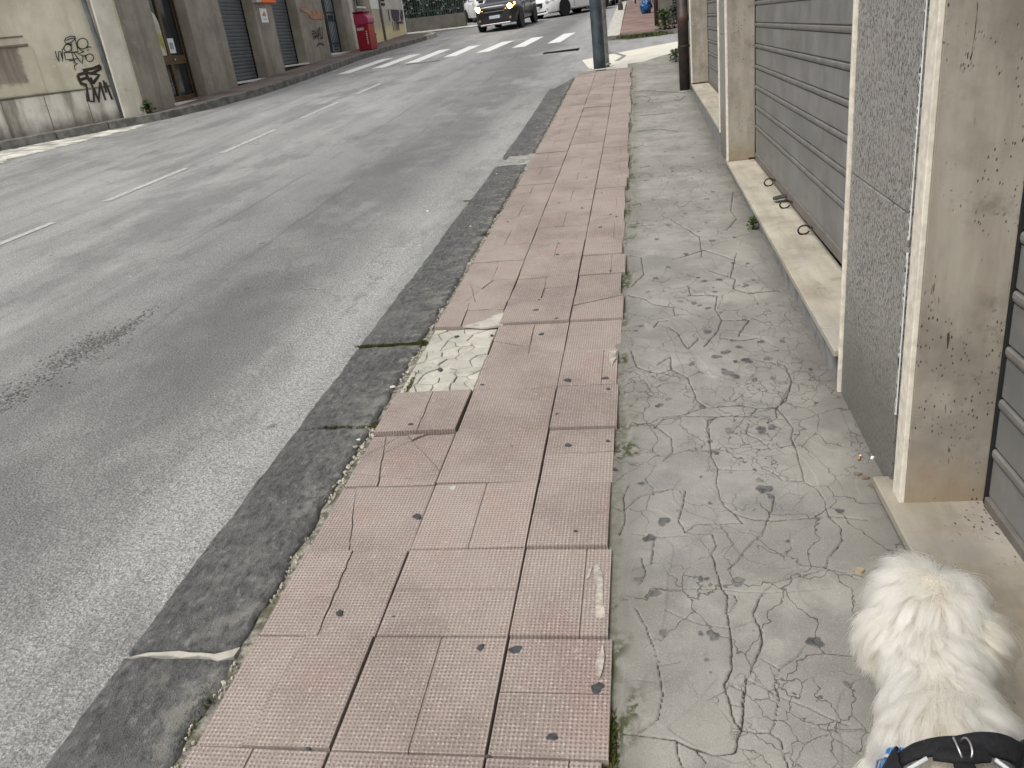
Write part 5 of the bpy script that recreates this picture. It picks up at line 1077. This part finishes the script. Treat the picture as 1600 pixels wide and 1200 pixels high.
# ================================================================== CARS
def loft(secs, closed_ends=True):
    b = MB(); n = len(secs[0])
    for s in secs: b.v += [tuple(p) for p in s]
    for i in range(len(secs)-1):
        for j in range(n): b.f.append((i*n+j, i*n+(j+1) % n, (i+1)*n+(j+1) % n, (i+1)*n+j))
    b.f.append(tuple(range(n-1, -1, -1))); b.f.append(tuple((len(secs)-1)*n+j for j in range(n))); return b
CARS = {}
def car(name, label, paint, loc, rz, L, Wd, H, wb, wr, belt, hood, suv=False, lights=None, grille=True, plate=True, pitch_=0, rollx=0, chrome=False):
    """x forward, y left, z up; origin on the ground under the middle"""
    e = empty(name, loc); e.rotation_euler = (rollx, pitch_, rz); tag(e, label, 'car')
    hw = Wd/2; gc = .20 if not suv else .26
    xf, xr = L/2, -L/2; fa = wb/2+.02; ra = -wb/2+.02
    def sec(x, w, zb, zt, crown=.03, tuck=.90):
        zm = zb+(zt-zb)*.55
        half = [(w*.80, zb), (w*.95, zb+.05), (w, zm-.08), (w, zm+.05), (w*.975, zt-.06), (w*tuck, zt), (w*.5, zt+crown)]
        return [(x, -a, z) for a, z in half]+[(x, a, z) for a, z in reversed(half)]
    st = [(xf, .66, gc+.12, hood-.16), (xf-.05, .78, gc+.02, hood-.10), (xf-.20, .90, gc, hood-.05), (xf-.55, .98, gc, hood-.01), (fa-.05, 1.0, gc, hood+.03), (fa-.55, 1.0, gc, belt), (0, 1.0, gc, belt+.01), (ra+.4, 1.0, gc, belt+.03), (ra-.3, .99, gc, belt+.04), (xr+.35, .95, gc+.03, belt+.03), (xr+.10, .88, gc+.08, belt), (xr, .80, gc+.14, belt-.06)]
    body = loft([sec(x, hw*w, a, t) for x, w, a, t in st]).build('body', paint, e, True)
    m = body.modifiers.new('bevel', 'BEVEL'); m.width = .02; m.segments = 2; m.limit_method = 'ANGLE'; m.angle_limit = R(50)
    # cabin
    xw, xt0, xt1, xb = fa-.62, fa-1.35, (ra-.25 if suv else ra+.35), (xr+.18 if suv else xr+.55)
    def csec(x, w, z, wt): return [(x, -w, z-.02), (x, -w*.98, z+.0), (x, w*.98, z), (x, w, z-.02)]
    cab = MB(); zb = belt-.02; wl, wt = hw*.91, hw*.70
    V = [(xw, -wl, zb), (xw, wl, zb), (xt0, -wt, H-.05), (xt0, wt, H-.05), ((xt0+xt1)/2, -wt*1.03, H), ((xt0+xt1)/2, wt*1.03, H), (xt1, -wt*.96, H-.04), (xt1, wt*.96, H-.04), (xb, -wl*.93, zb+.02), (xb, wl*.93, zb+.02)]
    cab.add(V, [(0, 1, 3, 2), (2, 3, 5, 4), (4, 5, 7, 6), (6, 7, 9, 8), (0, 2, 4, 6, 8), (9, 7, 5, 3, 1), (8, 9, 1, 0)]); c_ = cab.build('roof', paint, e); bev(c_, .05, 3, 20)
    def panel(name_, pts, mat, off=.006, shr=.90, th=None):
        p = [Vector(q) for q in pts]; c = sum(p, Vector())/len(p); nrm = (p[1]-p[0]).cross(p[2]-p[0]).normalized(); 
        if nrm.dot(c-Vector((0, 0, belt*.7))) < 0: nrm = -nrm
        q = [c+(v-c)*shr+nrm*off for v in p]; q2 = [v-nrm*.03 for v in q]
        b = MB(); n = len(q); b.add(q+q2, [tuple(range(n))]+[(i, (i+1) % n, n+(i+1) % n, n+i) for i in range(n)]); return b.build(name_, mat, e)
    g = MAT['carglass']
    panel('windscreen', [V[0], V[1], V[3], V[2]], g); panel('rear_window', [V[6], V[7], V[9], V[8]], g)
    for s in (-1, 1):
        a0, a2, a4, a6, a8 = [Vector((V[i][0], abs(V[i][1])*s, V[i][2])) for i in (0, 2, 4, 6, 8)]
        xm = (a2.x+a6.x)/2; low = lambda x: a0.lerp(a8, (a0.x-x)/(a0.x-a8.x))+Vector((0, 0, .05)); topz = lambda x: (a2.lerp(a4, (a2.x-x)/(a2.x-a4.x)) if x > a4.x else a4.lerp(a6, (a4.x-x)/(a4.x-a6.x)))
        for xa, xc in ((a2.x+.30, xm+.03), (xm-.03, a6.x-.05)):
            panel('side_window', [low(xa-.0), low(xc), topz(xc)-Vector((0, 0, .07)), topz(min(xa-.22, a2.x) if xa > a2.x else xa)-Vector((0, 0, .07))], g, .010, .97)
        b = MB(); b.box(-.07, .07, -.10, .10, -.06, .06); o = b.build('mirror', paint, e); bev(o, .03, 3); o.location = (xw-.22, s*(hw+.07), belt+.10)
        b = MB(); b.box(-.005, .005, -.01, .01, -.012, .012); 
        # wheels
        for ax_ in (fa, ra):
            wname = 'wheel'; w = empty(wname, (ax_, s*(hw-.10), wr)); w.parent = e
            b = MB(); b.lathe((0, 0, 0), [(wr*.66, -.10), (wr*.93, -.105), (wr, -.075), (wr, .075), (wr*.93, .105), (wr*.66, .10)], 28, 'y'); b.build('tyre', MAT['tyre'], w, True)
            b = MB(); b.lathe((0, s*.085, 0), [(.03, .012*s), (wr*.64, 0), (wr*.69, .012*s), (wr*.69, -.09*s)], 24, 'y'); b.build('rim', MAT['rim_dark'], w)
            b = MB()
            for kk in range(5):
                a = 2*math.pi*kk/5; d = np.array([math.cos(a), 0, math.sin(a)]); t = np.array([-d[2], 0, d[0]]); p0, p1 = d*.03, d*wr*.66
                b.add([tuple(p0-t*.035+np.array([0, s*.098, 0])), tuple(p0+t*.035+np.array([0, s*.098, 0])), tuple(p1+t*.028+np.array([0, s*.102, 0])), tuple(p1-t*.028+np.array([0, s*.102, 0]))], [(0, 1, 2, 3), (3, 2, 1, 0)])
            b.build('spoke', MAT['rim'], w)
            b = MB(); b.lathe((ax_, s*(hw-.012), wr+.01), [(wr*.2, .0), (wr*1.14, .0), (wr*1.14, s*.016), (wr*1.10, s*.018)], 28, 'y'); b.build('wheel_arch', MAT['trim'], e)
        # headlights, indicator, fog lamp
        hl = MAT['lamp_on'] if lights else MAT['lamp']
        b = MB(); pts_ = [(xf-.02, s*hw*.50, hood-.26), (xf-.10, s*hw*.80, hood-.24), (xf-.34, s*hw*.935, hood-.13), (xf-.36, s*hw*.90, hood-.055), (xf-.12, s*hw*.70, hood-.12)]
        cpt = np.mean(pts_, 0); q = [np.array(p)+np.array([.035, s*.012, .012]) for p in pts_]; q2 = [p-np.array([.12, s*.03, .02]) for p in q]; n = 5; b.add(q+q2, [tuple(range(n)), tuple(range(n-1, -1, -1))]+[(i, (i+1) % n, n+(i+1) % n, n+i) for i in range(n)]); o = b.build('headlight', MAT['lamp_glow'] if lights else MAT['lamp'], e)
        b = MB(); b.lathe((xf-.085, s*hw*.70, hood-.185), [(.001, .10), (.08, .075), (.11, 0)], 14, 'x'); b.build('lamp_bulb', hl, o)
        b = MB(); b.lathe((xf-.13, s*hw*.70, gc+.20), [(.001, .13), (.045, .125), (.05, .05)], 12, 'x'); b.build('fog_lamp', MAT['lamp_on2'] if lights else MAT['lamp'], e)
        b = MB(); b.box(ra+1.0, ra+1.18, s*(hw+.004)-.012, s*(hw+.004)+.012, belt-.14, belt-.115); b.box(ra+1.95, ra+2.13, s*(hw+.004)-.012, s*(hw+.004)+.012, belt-.14, belt-.115); b.build('door_handle', paint, e)
        b = MB(); b.box(fa-.70, fa-.69, s*hw*1.003-.004, s*hw*1.003+.004, gc+.12, belt-.06); b.box(.02+ra/2, .03+ra/2, s*hw*1.003-.004, s*hw*1.003+.004, gc+.12, belt-.06); b.build('door_seam', MAT['trim'], e)
        b = MB(); b.box(xr-.01, xr+.14, s*hw*.60-.10, s*hw*.60+.14, belt-.28, belt-.10); b.build('tail_lamp', MAT['tail'], e)
    if grille:
        b = MB(); gw2 = hw*.46; b.extr([(xf+.005, -gw2, hood-.20), (xf+.005, gw2, hood-.20), (xf+.008, gw2*.86, hood-.42), (xf+.008, -gw2*.86, hood-.42)], (0, 0, 0), (-.10, 0, 0)); gr_ = b.build('grille', MAT['trim'], e)
        b = MB(); b.box(xf-.03, xf+.022, -gw2*(1.0 if chrome else .15), gw2*(1.0 if chrome else .15), hood-.315, hood-.285 if chrome else hood-.26); b.build('emblem_bar', MAT['rim'], gr_)
    b = MB(); b.box(xf-.14, xf-.005, -hw*.62, hw*.62, gc+.06, gc+.20); b.build('lower_intake', MAT['trim'], e)
    b = MB(); b.box(xf-.20, xf+.015, -hw*.70, hw*.70, gc-.015, gc+.055); bev(b.build('bumper_lip', MAT['rim'] if suv else paint, e), .02)
    if plate:
        b = MB(); b.box(xf-.02, xf+.03, -.26, .26, gc+.235, gc+.345); pp_ = b.build('number_plate', MAT['plate'], e)
        b = MB(); b.box(xf+.0305, xf+.032, -.26, -.215, gc+.236, gc+.344); b.box(xf+.0305, xf+.032, .215, .26, gc+.236, gc+.344); b.build('plate_band', MAT['plateblue'], pp_)
        b = MB()
        for i_ in range(7): b.box(xf+.0305, xf+.032, -.175+i_*.052-.016, -.175+i_*.052+.016, gc+.262, gc+.318)
        b.build('plate_text', MAT['greyprint'], pp_)
    b = MB(); b.box(ra-.2, fa+.2, -hw*.8, hw*.8, gc-.02, gc+.10); b.build('underbody', MAT['trim'], e)
    return e
MAT['tyre'] = plain('tyre rubber', (.02, .02, .021), .85); MAT['rim'] = plain('alloy', (.50, .50, .50), .3, .5, .9); MAT['rim_dark'] = plain('dark alloy', (.09, .09, .092), .4, .5, .6); MAT['trim'] = plain('black trim', (.015, .015, .016), .5)
MAT['lamp'] = plain('lamp glass', (.42, .43, .44), .12, .6); MAT['lamp_on'] = plain('lit headlamp', (.9, .8, .6), .3, emit=((1.0, .62, .22), 40)); MAT['lamp_glow'] = plain('glowing lamp housing', (.5, .4, .25), .3, emit=((1.0, .48, .10), 5)); MAT['lamp_on2'] = plain('dim lamp', (.30, .20, .17), .3)  # lamp_glow: housing emission stands in for the headlight flare
MAT['plate'] = plain('number plate', (.62, .63, .64), .5, var=.03); MAT['plateblue'] = plain('plate blue', (.02, .05, .25), .5); MAT['tail'] = plain('tail lamp red', (.25, .01, .01), .2)
def paint(name, c, metal=.0):
    k = N(name, .3, .5, metal); k.col(k.mix(k.mr(k.noise(3, 3), .3, .7), tuple(v*.94 for v in c), c)); k.b.inputs['Coat Weight'].default_value = .6; k.b.inputs['Coat Roughness'].default_value = .08; return k.m
P_dark, P_white, P_grey, P_black = paint('dark grey car paint', (.026, .024, .024), .25), paint('white car paint', (.82, .82, .82)), paint('silver car paint', (.38, .39, .40), .5), paint('black car paint', (.02, .02, .024))
MAT['suv'] = P_dark
def place(x, y): return (x, y, G(x, y)+ROADZ)
ang = lambda dx, dy: math.atan2(dy, dx)
# SUV coming down the street
sx_, sy_ = -5.45, 38.1
car('suv_car', 'dark grey SUV with glowing headlights driving down the street', P_dark, place(sx_, sy_), ang(-.10, -1), 4.6, 1.84, 1.70, 2.65, .36, 1.06, 1.05, True, True, pitch_=.05, rollx=.012, chrome=True)
car('white_sedan', 'white saloon car turning behind the dark SUV, seen from its front corner', P_white, place(-3.15, 43.9), ang(-.60, -.80), 4.9, 1.85, 1.45, 2.9, .345, .95, .88, False, None, pitch_=.04, rollx=.02)
car('white_hatchback', 'white hatchback half hidden behind the low wall and railing', P_white, place(-7.75, 46.6), ang(.42, -.90), 4.1, 1.75, 1.5, 2.5, .31, .98, .92, False, None, pitch_=.03)
car('silver_car', 'silver grey car at the far kerb just right of the thick blue grey pole', P_grey, place(-1.9, 49.2), ang(.05, 1), 4.2, 1.75, 1.5, 2.5, .31, .98, .92, False, None, pitch_=-.05)
car('black_car', 'dark car at the far end of the red pavement', P_black, place(-.1, 53.0), ang(-1, -.2), 4.2, 1.75, 1.45, 2.5, .31, .95, .90, False, None)

# ================================================================== small litter
q = gp(1343, 717); cb = empty('cigarette_butt', (q[0], q[1], q[2]+.006), R(62)); tag(cb, 'orange tipped cigarette butt on the concrete by the granite slab', 'cigarette butt')
b = MB(); b.tube([(-.014, 0, 0), (.006, 0, 0)], .0042, 10); b.build('filter', plain('cork filter', (.48, .22, .06), .8), cb, True); b = MB(); b.tube([(.0062, 0, 0), (.016, .001, 0)], .0041, 10); b.build('paper', MAT['paper'], cb, True)
q = gp(1343, 894); b = MB(); b.disc((0, 0, 0), .014, 9, .008, .2, 4); o = b.build('pebble', plain('tan pebble', (.33, .27, .18), .9), None); o.location = (q[0], q[1], q[2]+.003); tag(o, 'small tan pebble on the concrete beside the dog', 'pebble')
for n_, (x, y, lab) in enumerate(((1352, 748, 'largest leaf scrap of the debris below the cigarette butt'), (1340, 742, 'left leaf scrap of the debris below the cigarette butt'), (1362, 760, 'lowest leaf scrap of the debris below the cigarette butt'))):
    q = gp(x, y); b = MB(); b.disc((0, 0, 0), .012, 8, .004, .5, n_+3); o = b.build('leaf_scrap', plain('brown scrap', (.16, .12, .09), .9), None); o.location = (q[0], q[1], q[2]+.003); tag(o, lab, 'leaf scrap', 'scraps by the wall')
q = gp(1377, 716); b = MB(); b.disc((0, 0, 0), .006, 8, .006, .3, 8); o = b.build('white_crumb', MAT['white'], None); q2 = pl(1377, 716, (1, 0, 0), XF); o.location = (q[0] if q[0] < XF else XF-.006, q[1], q[2]+.002); tag(o, 'tiny white crumb at the foot of the granite slab', 'crumb')
MAT['scrap'] = plain('dirty white scrap', (.58, .57, .52), .85, var=.2, sc=40)
for n_, (x, y, lab) in enumerate(((561, 688, 'white paper scrap by the mortar joint beside the cracked tiles'), (556, 699, 'pale mortar lump on the kerb below the cracked tiles'), (776, 272, 'pale scrap on the dark kerb stone before the broken block'), (735, 354, 'white scrap on the dark kerb far along'), (668, 330, 'pale spot of litter in the middle of the near lane'), (614, 605, 'white mortar flake beside the crazed cement patch'))):
    q = gp(x, y, -.06 if x == 668 else 0); b = MB(); b.disc((0, 0, 0), (.009 if n_ < 4 else .012), 8, .004, .6, n_+13); o = b.build('litter_scrap', MAT['pebble'] if n_ == 1 else MAT['scrap'], None); o.location = (q[0], q[1], q[2]+.002); tag(o, lab, 'litter')

# ================================================================== DOG
from mathutils.bvhtree import BVHTree
MAT['skin'] = plain('cream coat under layer', (.50, .45, .37), .95)
def make_dog():
    bm = bmesh.new()
    def ell(c, r, rot=None):
        m = Matrix.Translation(c) @ (rot or Matrix.Identity(4)) @ Matrix.Diagonal((*r, 1)); bmesh.ops.create_icosphere(bm, subdivisions=3, radius=1, matrix=m)
    def limb(pts, rs):
        for (a, ra), (b_, rb_) in zip(zip(pts[:-1], rs[:-1]), zip(pts[1:], rs[1:])):
            a, b_ = Vector(a), Vector(b_); n = max(2, int((b_-a).length/.012))
            for i in range(n+1): t = i/n; r_ = ra+(rb_-ra)*t; ell(a.lerp(b_, t), (r_, r_, r_))
    gz_ = .037*1.2
    ell((.525, 1.455, .425), (.072, .086, .070)); ell((.535, 1.545, .385), (.040, .058, .036)); ell((.537, 1.59, .378), (.022, .024, .020))
    ell((.446, 1.415, .408), (.020, .038, .046)); ell((.604, 1.400, .400), (.022, .042, .050))
    ell((.510, 1.35, .385), (.072, .10, .074)); ell((.497, 1.26, .350), (.080, .09, .088)); ell((.484, 1.165, .335), (.084, .125, .106)); ell((.456, .97, .322), (.088, .17, .104)); ell((.415, .74, .325), (.108, .125, .11)); ell((.455, 1.02, .262), (.085, .2, .075)); ell((.49, 1.25, .30), (.075, .075, .10))
    for s in (-1, 1):
        limb([(.482+s*.052, 1.19, .27), (.482+s*.056, 1.165, .17), (.482+s*.055, 1.19, .085), (.482+s*.055, 1.195, gz_+.03)], [.045, .034, .026, .026]); ell((.482+s*.055, 1.215, gz_+.022), (.028, .042, .022))
        limb([(.415+s*.07, .74, .27), (.425+s*.078, .80, .19), (.408+s*.078, .70, .125), (.415+s*.075, .715, gz_+.02)], [.062, .045, .024, .024]); ell((.415+s*.075, .74, gz_+.014), (.028, .042, .022))
    limb([(.41, .65, .38), (.40, .58, .45), (.41, .62, .52)], [.024, .02, .014])
    me0 = bpy.data.meshes.new('dog0'); bm.to_mesh(me0); bm.free()
    tmp = bpy.data.objects.new('dog0', me0); COL.objects.link(tmp)
    m = tmp.modifiers.new('r', 'REMESH'); m.mode = 'VOXEL'; m.voxel_size = .011; sm = tmp.modifiers.new('s', 'SMOOTH'); sm.factor = .6; sm.iterations = 6
    dg = bpy.context.evaluated_depsgraph_get(); me = bpy.data.meshes.new_from_object(tmp.evaluated_get(dg)); bpy.data.objects.remove(tmp); bpy.data.meshes.remove(me0)
    me.name = 'dog'; me.materials.clear(); dog = link('dog', me, MAT['skin'], None, True)
    tag(dog, 'fluffy cream white dog in a black and blue harness walking ahead on the pavement', 'dog')
    bmx = bmesh.new(); bmx.from_mesh(me); bvh = BVHTree.FromBMesh(bmx)
    # ---- fur
    bmesh.ops.triangulate(bmx, faces=bmx.faces[:]); tri = np.array([[v.co[:] for v in f.verts] for f in bmx.faces]); vn_ = np.array([[v.normal[:] for v in f.verts] for f in bmx.faces]); bmx.free()
    area = np.linalg.norm(np.cross(tri[:, 1]-tri[:, 0], tri[:, 2]-tri[:, 0]), axis=1)/2
    wgt = area*np.where(tri[:, :, 1].mean(1) > .98, 1.0, .25)*np.where(tri[:, :, 2].mean(1) > .12, 1, .4); g = np.random.default_rng(5)
    NH = 150000; idx = g.choice(len(tri), NH, p=wgt/wgt.sum()); u, v = g.random(NH), g.random(NH); sw = u+v > 1; u[sw], v[sw] = 1-u[sw], 1-v[sw]
    Pq = tri[idx, 0]+(tri[idx, 1]-tri[idx, 0])*u[:, None]+(tri[idx, 2]-tri[idx, 0])*v[:, None]; Nq = vn_[idx].mean(1); Nq /= np.linalg.norm(Nq, axis=1)[:, None]
    crown = np.array([.545, 1.478, .50])
    x, y, z = Pq.T
    dh = Pq-crown; dh /= np.linalg.norm(dh, axis=1)[:, None]+1e-6
    axx = .478+(y-1.175)*.16; side = np.clip((x-axx)/.11, -1.2, 1.2)
    db = np.stack([side*.75+.25*np.sin(z*40+x*30), -np.ones(NH)*.9, -.15-.7*np.abs(side)], 1)
    ss = lambda t: t*t*(3-2*t); wh = ss(np.clip((y-1.30)/.12, 0, 1)); leg = ss(np.clip((.22-z)/.08, 0, 1))
    d = db*(1-wh[:, None])+dh*wh[:, None]*1.2; d = d*(1-leg[:, None])+np.array([0, -.1, -1.0])*leg[:, None]
    muz = ss(np.clip((y-1.50)/.04, 0, 1)); d = d+muz[:, None]*np.array([0, .3, -.5])
    # slow swirls make the coat fall in locks
    nz = np.stack([fbm(x*9+3, y*9+z*7, 3, 0)-.44, fbm(x*9+13, y*9-z*7, 3, 1)-.44, fbm(y*9+23, z*9+x*4, 3, 2)-.44], 1)*3.0
    d = d+nz*.65; d -= Nq*(d*Nq).sum(1)[:, None]; d /= np.linalg.norm(d, axis=1)[:, None]+1e-6
    L = .048+.026*g.random(NH)+.014*wh*(1-muz); L = L*np.where(leg > .5, .6, 1)*(1-.35*muz)
    ruff = np.exp(-((y-1.21)/.055)**2); L = L+.022*ruff
    ang_ = np.degrees(np.arctan2(x-axx, z-.31)); hb = (np.abs(y-1.084) < .028) & (np.abs(ang_) < 120); L = np.where(hb, .003, L); fr_ = (y >= 1.112) & (y < 1.17); L = np.where(fr_, L*(.45+.55*np.clip((y-1.112)/.06, 0, 1)), L)
    back_ = (np.abs(y-1.02) < .03); lift = .50+.25*g.random(NH)-.18*np.abs(side)*(1-wh)+.12*ruff+.35*np.exp(-(np.linalg.norm(Pq-crown, axis=1)/.045)**2); lift = np.where(hb, .05, lift)
    ng = 1300; gi = g.choice(NH, ng, replace=False); near = np.empty(NH, int); G32 = Pq[gi].astype(np.float32)
    for s0 in range(0, NH, 8000):
        A = Pq[s0:s0+8000].astype(np.float32); near[s0:s0+8000] = ((A*A).sum(1)[:, None]-2*A@G32.T+(G32*G32).sum(1)[None]).argmin(1)
    T = np.linspace(0, 1, 7)
    tip = lambda Q, D_, Nn, LL, lf, t: Q+LL[:, None]*(D_*(t**1.0)*.95+Nn*lf[:, None]*(t-.62*t*t)*1.5+np.array([0, 0, -.16])*t*t)
    gsel = gi[near]; cl = np.where(hb, 0, .82)*np.where(g.random(NH) < .10, .15, 1)*(.6+.4*g.random(NH)); jit = g.normal(0, .0024, (NH, 3))*np.where(g.random(NH) < .08, 3.2, 1)[:, None]*np.where(hb, .1, 1)[:, None]; ph = g.random(NH)*6.28
    out = np.empty((NH, 7, 3), np.float32)
    for k_, t in enumerate(T):
        own = tip(Pq, d, Nq, L, lift, t); gd = tip(Pq[gsel], d[gsel], Nq[gsel], L[gsel]*(L/np.maximum(L[gsel], 1e-4)).clip(.7, 1.2), lift[gsel], t)
        w = (cl*t**1.3)[:, None]; out[:, k_] = own*(1-w)+gd*w+jit*t+(np.stack([np.sin(ph+t*5), np.cos(ph+t*5), np.sin(ph*2+t*4)], 1)*.0012*t)
    cu = bpy.data.hair_curves.new('fur'); cu.add_curves([7]*NH); cu.position_data.foreach_set('vector', out.ravel())
    ra = cu.attributes.get('radius') or cu.attributes.new('radius', 'FLOAT', 'POINT'); rr = np.tile(np.array([.00042, .00045, .00043, .00038, .0003, .00022, .0001], np.float32), NH)*np.repeat((.6+.5*g.random(NH)).astype(np.float32), 7); ra.data.foreach_set('value', rr)
    hm = bpy.data.materials.new('cream fur'); hm.use_nodes = True; t_ = hm.node_tree; t_.nodes.remove(t_.nodes['Principled BSDF']); hb_ = t_.nodes.new('ShaderNodeBsdfHairPrincipled'); hb_.parametrization = 'COLOR'
    hi = t_.nodes.new('ShaderNodeHairInfo'); mx = t_.nodes.new('ShaderNodeMix'); mx.data_type = 'RGBA'; t_.links.new(hi.outputs['Random'], mx.inputs[0]); mx.inputs[6].default_value = (.85, .775, .635, 1); mx.inputs[7].default_value = (.75, .635, .46, 1)
    tn = cu.attributes.new('tint', 'FLOAT', 'CURVE'); e1 = np.exp(-((x-.436)**2+(y-1.415)**2+(z-.41)**2)/.030**2); e2 = np.exp(-((x-.618)**2+(y-1.395)**2+(z-.405)**2)/.045**2); e3 = .25*np.clip((fbm(x*14, y*14+z*9, 3, 1)-.5)*5, 0, 1); tn.data.foreach_set('value', np.clip(np.maximum(np.maximum(.8*e1, e2), e3), 0, 1).astype(np.float32))  # tan ears; the right one also has its inner shade put into the colour
    an_ = t_.nodes.new('ShaderNodeAttribute'); an_.attribute_name = 'tint'; m2_ = t_.nodes.new('ShaderNodeMix'); m2_.data_type = 'RGBA'; t_.links.new(an_.outputs['Fac'], m2_.inputs[0]); t_.links.new(mx.outputs[2], m2_.inputs[6]); m2_.inputs[7].default_value = (.52, .38, .24, 1)
    t_.links.new(m2_.outputs[2], hb_.inputs['Color']); hb_.inputs['Roughness'].default_value = .38; hb_.inputs['Radial Roughness'].default_value = .55;
    t_.links.new(hb_.outputs[0], t_.nodes['Material Output'].inputs[0]); cu.materials.append(hm)
    fo = bpy.data.objects.new('fur', cu); COL.objects.link(fo); fo.parent = dog
    # ---- face (turned away from the viewer)
    b = MB(); b.lathe((.539, 1.600, .384), [(.001, .016), (.010, .013), (.014, .004), (.012, -.006)], 12, 'y'); b.build('nose', MAT['trim'], dog, True)
    for s in (-1, 1): blob('eye', (.531+s*.036, 1.533, .425), (.010, .008, .010), MAT['trim'], dog, 3, (8, 10), 0.0)
    # ---- harness fitted to the body by casting onto it
    hn = empty('harness', (0, 0, 0)); hn.parent = dog
    MAT['webbing'] = plain('black webbing', (.012, .012, .014), .85, var=.3, sc=150); MAT['hblue'] = plain('bright blue mesh', (.03, .16, .42), .7, var=.25, sc=120); MAT['piping'] = plain('grey reflective piping', (.48, .50, .52), .5)
    def surf(a, yy, off):
        ax0 = .478+(yy-1.175)*.16; dr_ = Vector((math.sin(a), 0, math.cos(a))); o = Vector((ax0, yy, .31)); h = bvh.ray_cast(o+dr_*.5, -dr_)
        return (h[0]+dr_*off) if h[0] else o+dr_*(.13+off)
    def strap(name, path, w, mat, off, th=.006, n=28):
        """path: list of (angle deg, y); band of width w following the body"""
        pa = np.array(path, float); s_ = np.linspace(0, len(pa)-1, n); A = np.interp(s_, range(len(pa)), pa[:, 0]); Yp = np.interp(s_, range(len(pa)), pa[:, 1]); top, bot = [], []
        for i in range(n):
            i0, i1 = max(i-1, 0), min(i+1, n-1); da = math.radians(A[i1]-A[i0])*.135; dy = Yp[i1]-Yp[i0]; q_ = math.hypot(da, dy)+1e-9; na, ny = -dy/q_, da/q_; row_t, row_b = [], []
            for k_ in (-.5, -.42, 0, .42, .5):
                a = math.radians(A[i])+na*k_*w/.135; yy = Yp[i]+ny*k_*w; e_ = th if abs(k_) < .45 else th*.3; row_t.append(surf(a, yy, off+e_)); row_b.append(surf(a, yy, off-.004))
            top.append(row_t); bot.append(row_b)
        vs = [tuple(p) for r_ in top for p in r_]+[tuple(p) for r_ in bot for p in r_]; m_ = 5; N0 = n*m_; fs = []
        for i in range(n-1):
            for k_ in range(m_-1): a = i*m_+k_; fs.append((a, a+1, a+m_+1, a+m_)); fs.append((N0+a, N0+a+m_, N0+a+m_+1, N0+a+1))
            fs.append((i*m_, (i+1)*m_, N0+(i+1)*m_, N0+i*m_)); fs.append((i*m_+m_-1, N0+i*m_+m_-1, N0+(i+1)*m_+m_-1, (i+1)*m_+m_-1))
        fs.append(tuple(range(m_))+tuple(N0+k_ for k_ in range(m_-1, -1, -1))); b = MB(); b.add(vs, fs); return b.build(name, mat, hn, True)
    strap('chest_panel', [(-118, 1.076), (-88, 1.101), (-60, 1.094), (-46, 1.071)], .090, MAT['hblue'], .040); strap('chest_panel', [(46, 1.071), (60, 1.094), (88, 1.101), (118, 1.076)], .090, MAT['hblue'], .040)
    strap('back_strap', [(-52, 1.094), (-30, 1.088), (0, 1.076), (30, 1.088), (52, 1.094)], .032, MAT['webbing'], .046)
    strap('shoulder_strap', [(-108, 1.031), (-80, 1.061), (-52, 1.084), (-40, 1.088)], .054, MAT['webbing'], .050, .009); strap('shoulder_strap', [(40, 1.088), (52, 1.084), (80, 1.061), (108, 1.031)], .054, MAT['webbing'], .050, .009)
    strap('rear_strap', [(-14, 1.061), (0, 1.044), (14, 1.061)], .030, MAT['webbing'], .052, .007, 14); strap('spine_strap', [(0, 1.056), (.5, 0.976), (0, 0.906)], .028, MAT['webbing'], .046)
    for sg in (-1, 1):
        b = MB(); b.tube([surf(math.radians(sg*a), yy, .051) for a, yy in ((118, 1.121), (95, 1.144), (70, 1.138), (56, 1.122), (47, 1.104))], .0035, 6); b.build('piping', MAT['piping'], hn, True)
        b = MB(); b.tube([surf(math.radians(sg*a), yy, .053) for a, yy in ((20, 1.054), (45, 1.048), (70, 1.026), (100, 0.996))], .0035, 6); b.build('piping', MAT['piping'], hn, True)
    c = surf(0, 1.061, .062)
    for dx in (-.006, .006):
        b = MB(); b.tube([(c.x+dx+.012*math.sin(t)*(1 if dx > 0 else -1)*.4, c.y+.020*math.cos(t)-.004, c.z+.014*math.sin(t)) for t in np.linspace(-.3, 3.45, 12)], .0019, 6); b.build('ring', MAT['steel'], hn, True)
    return dog
make_dog()
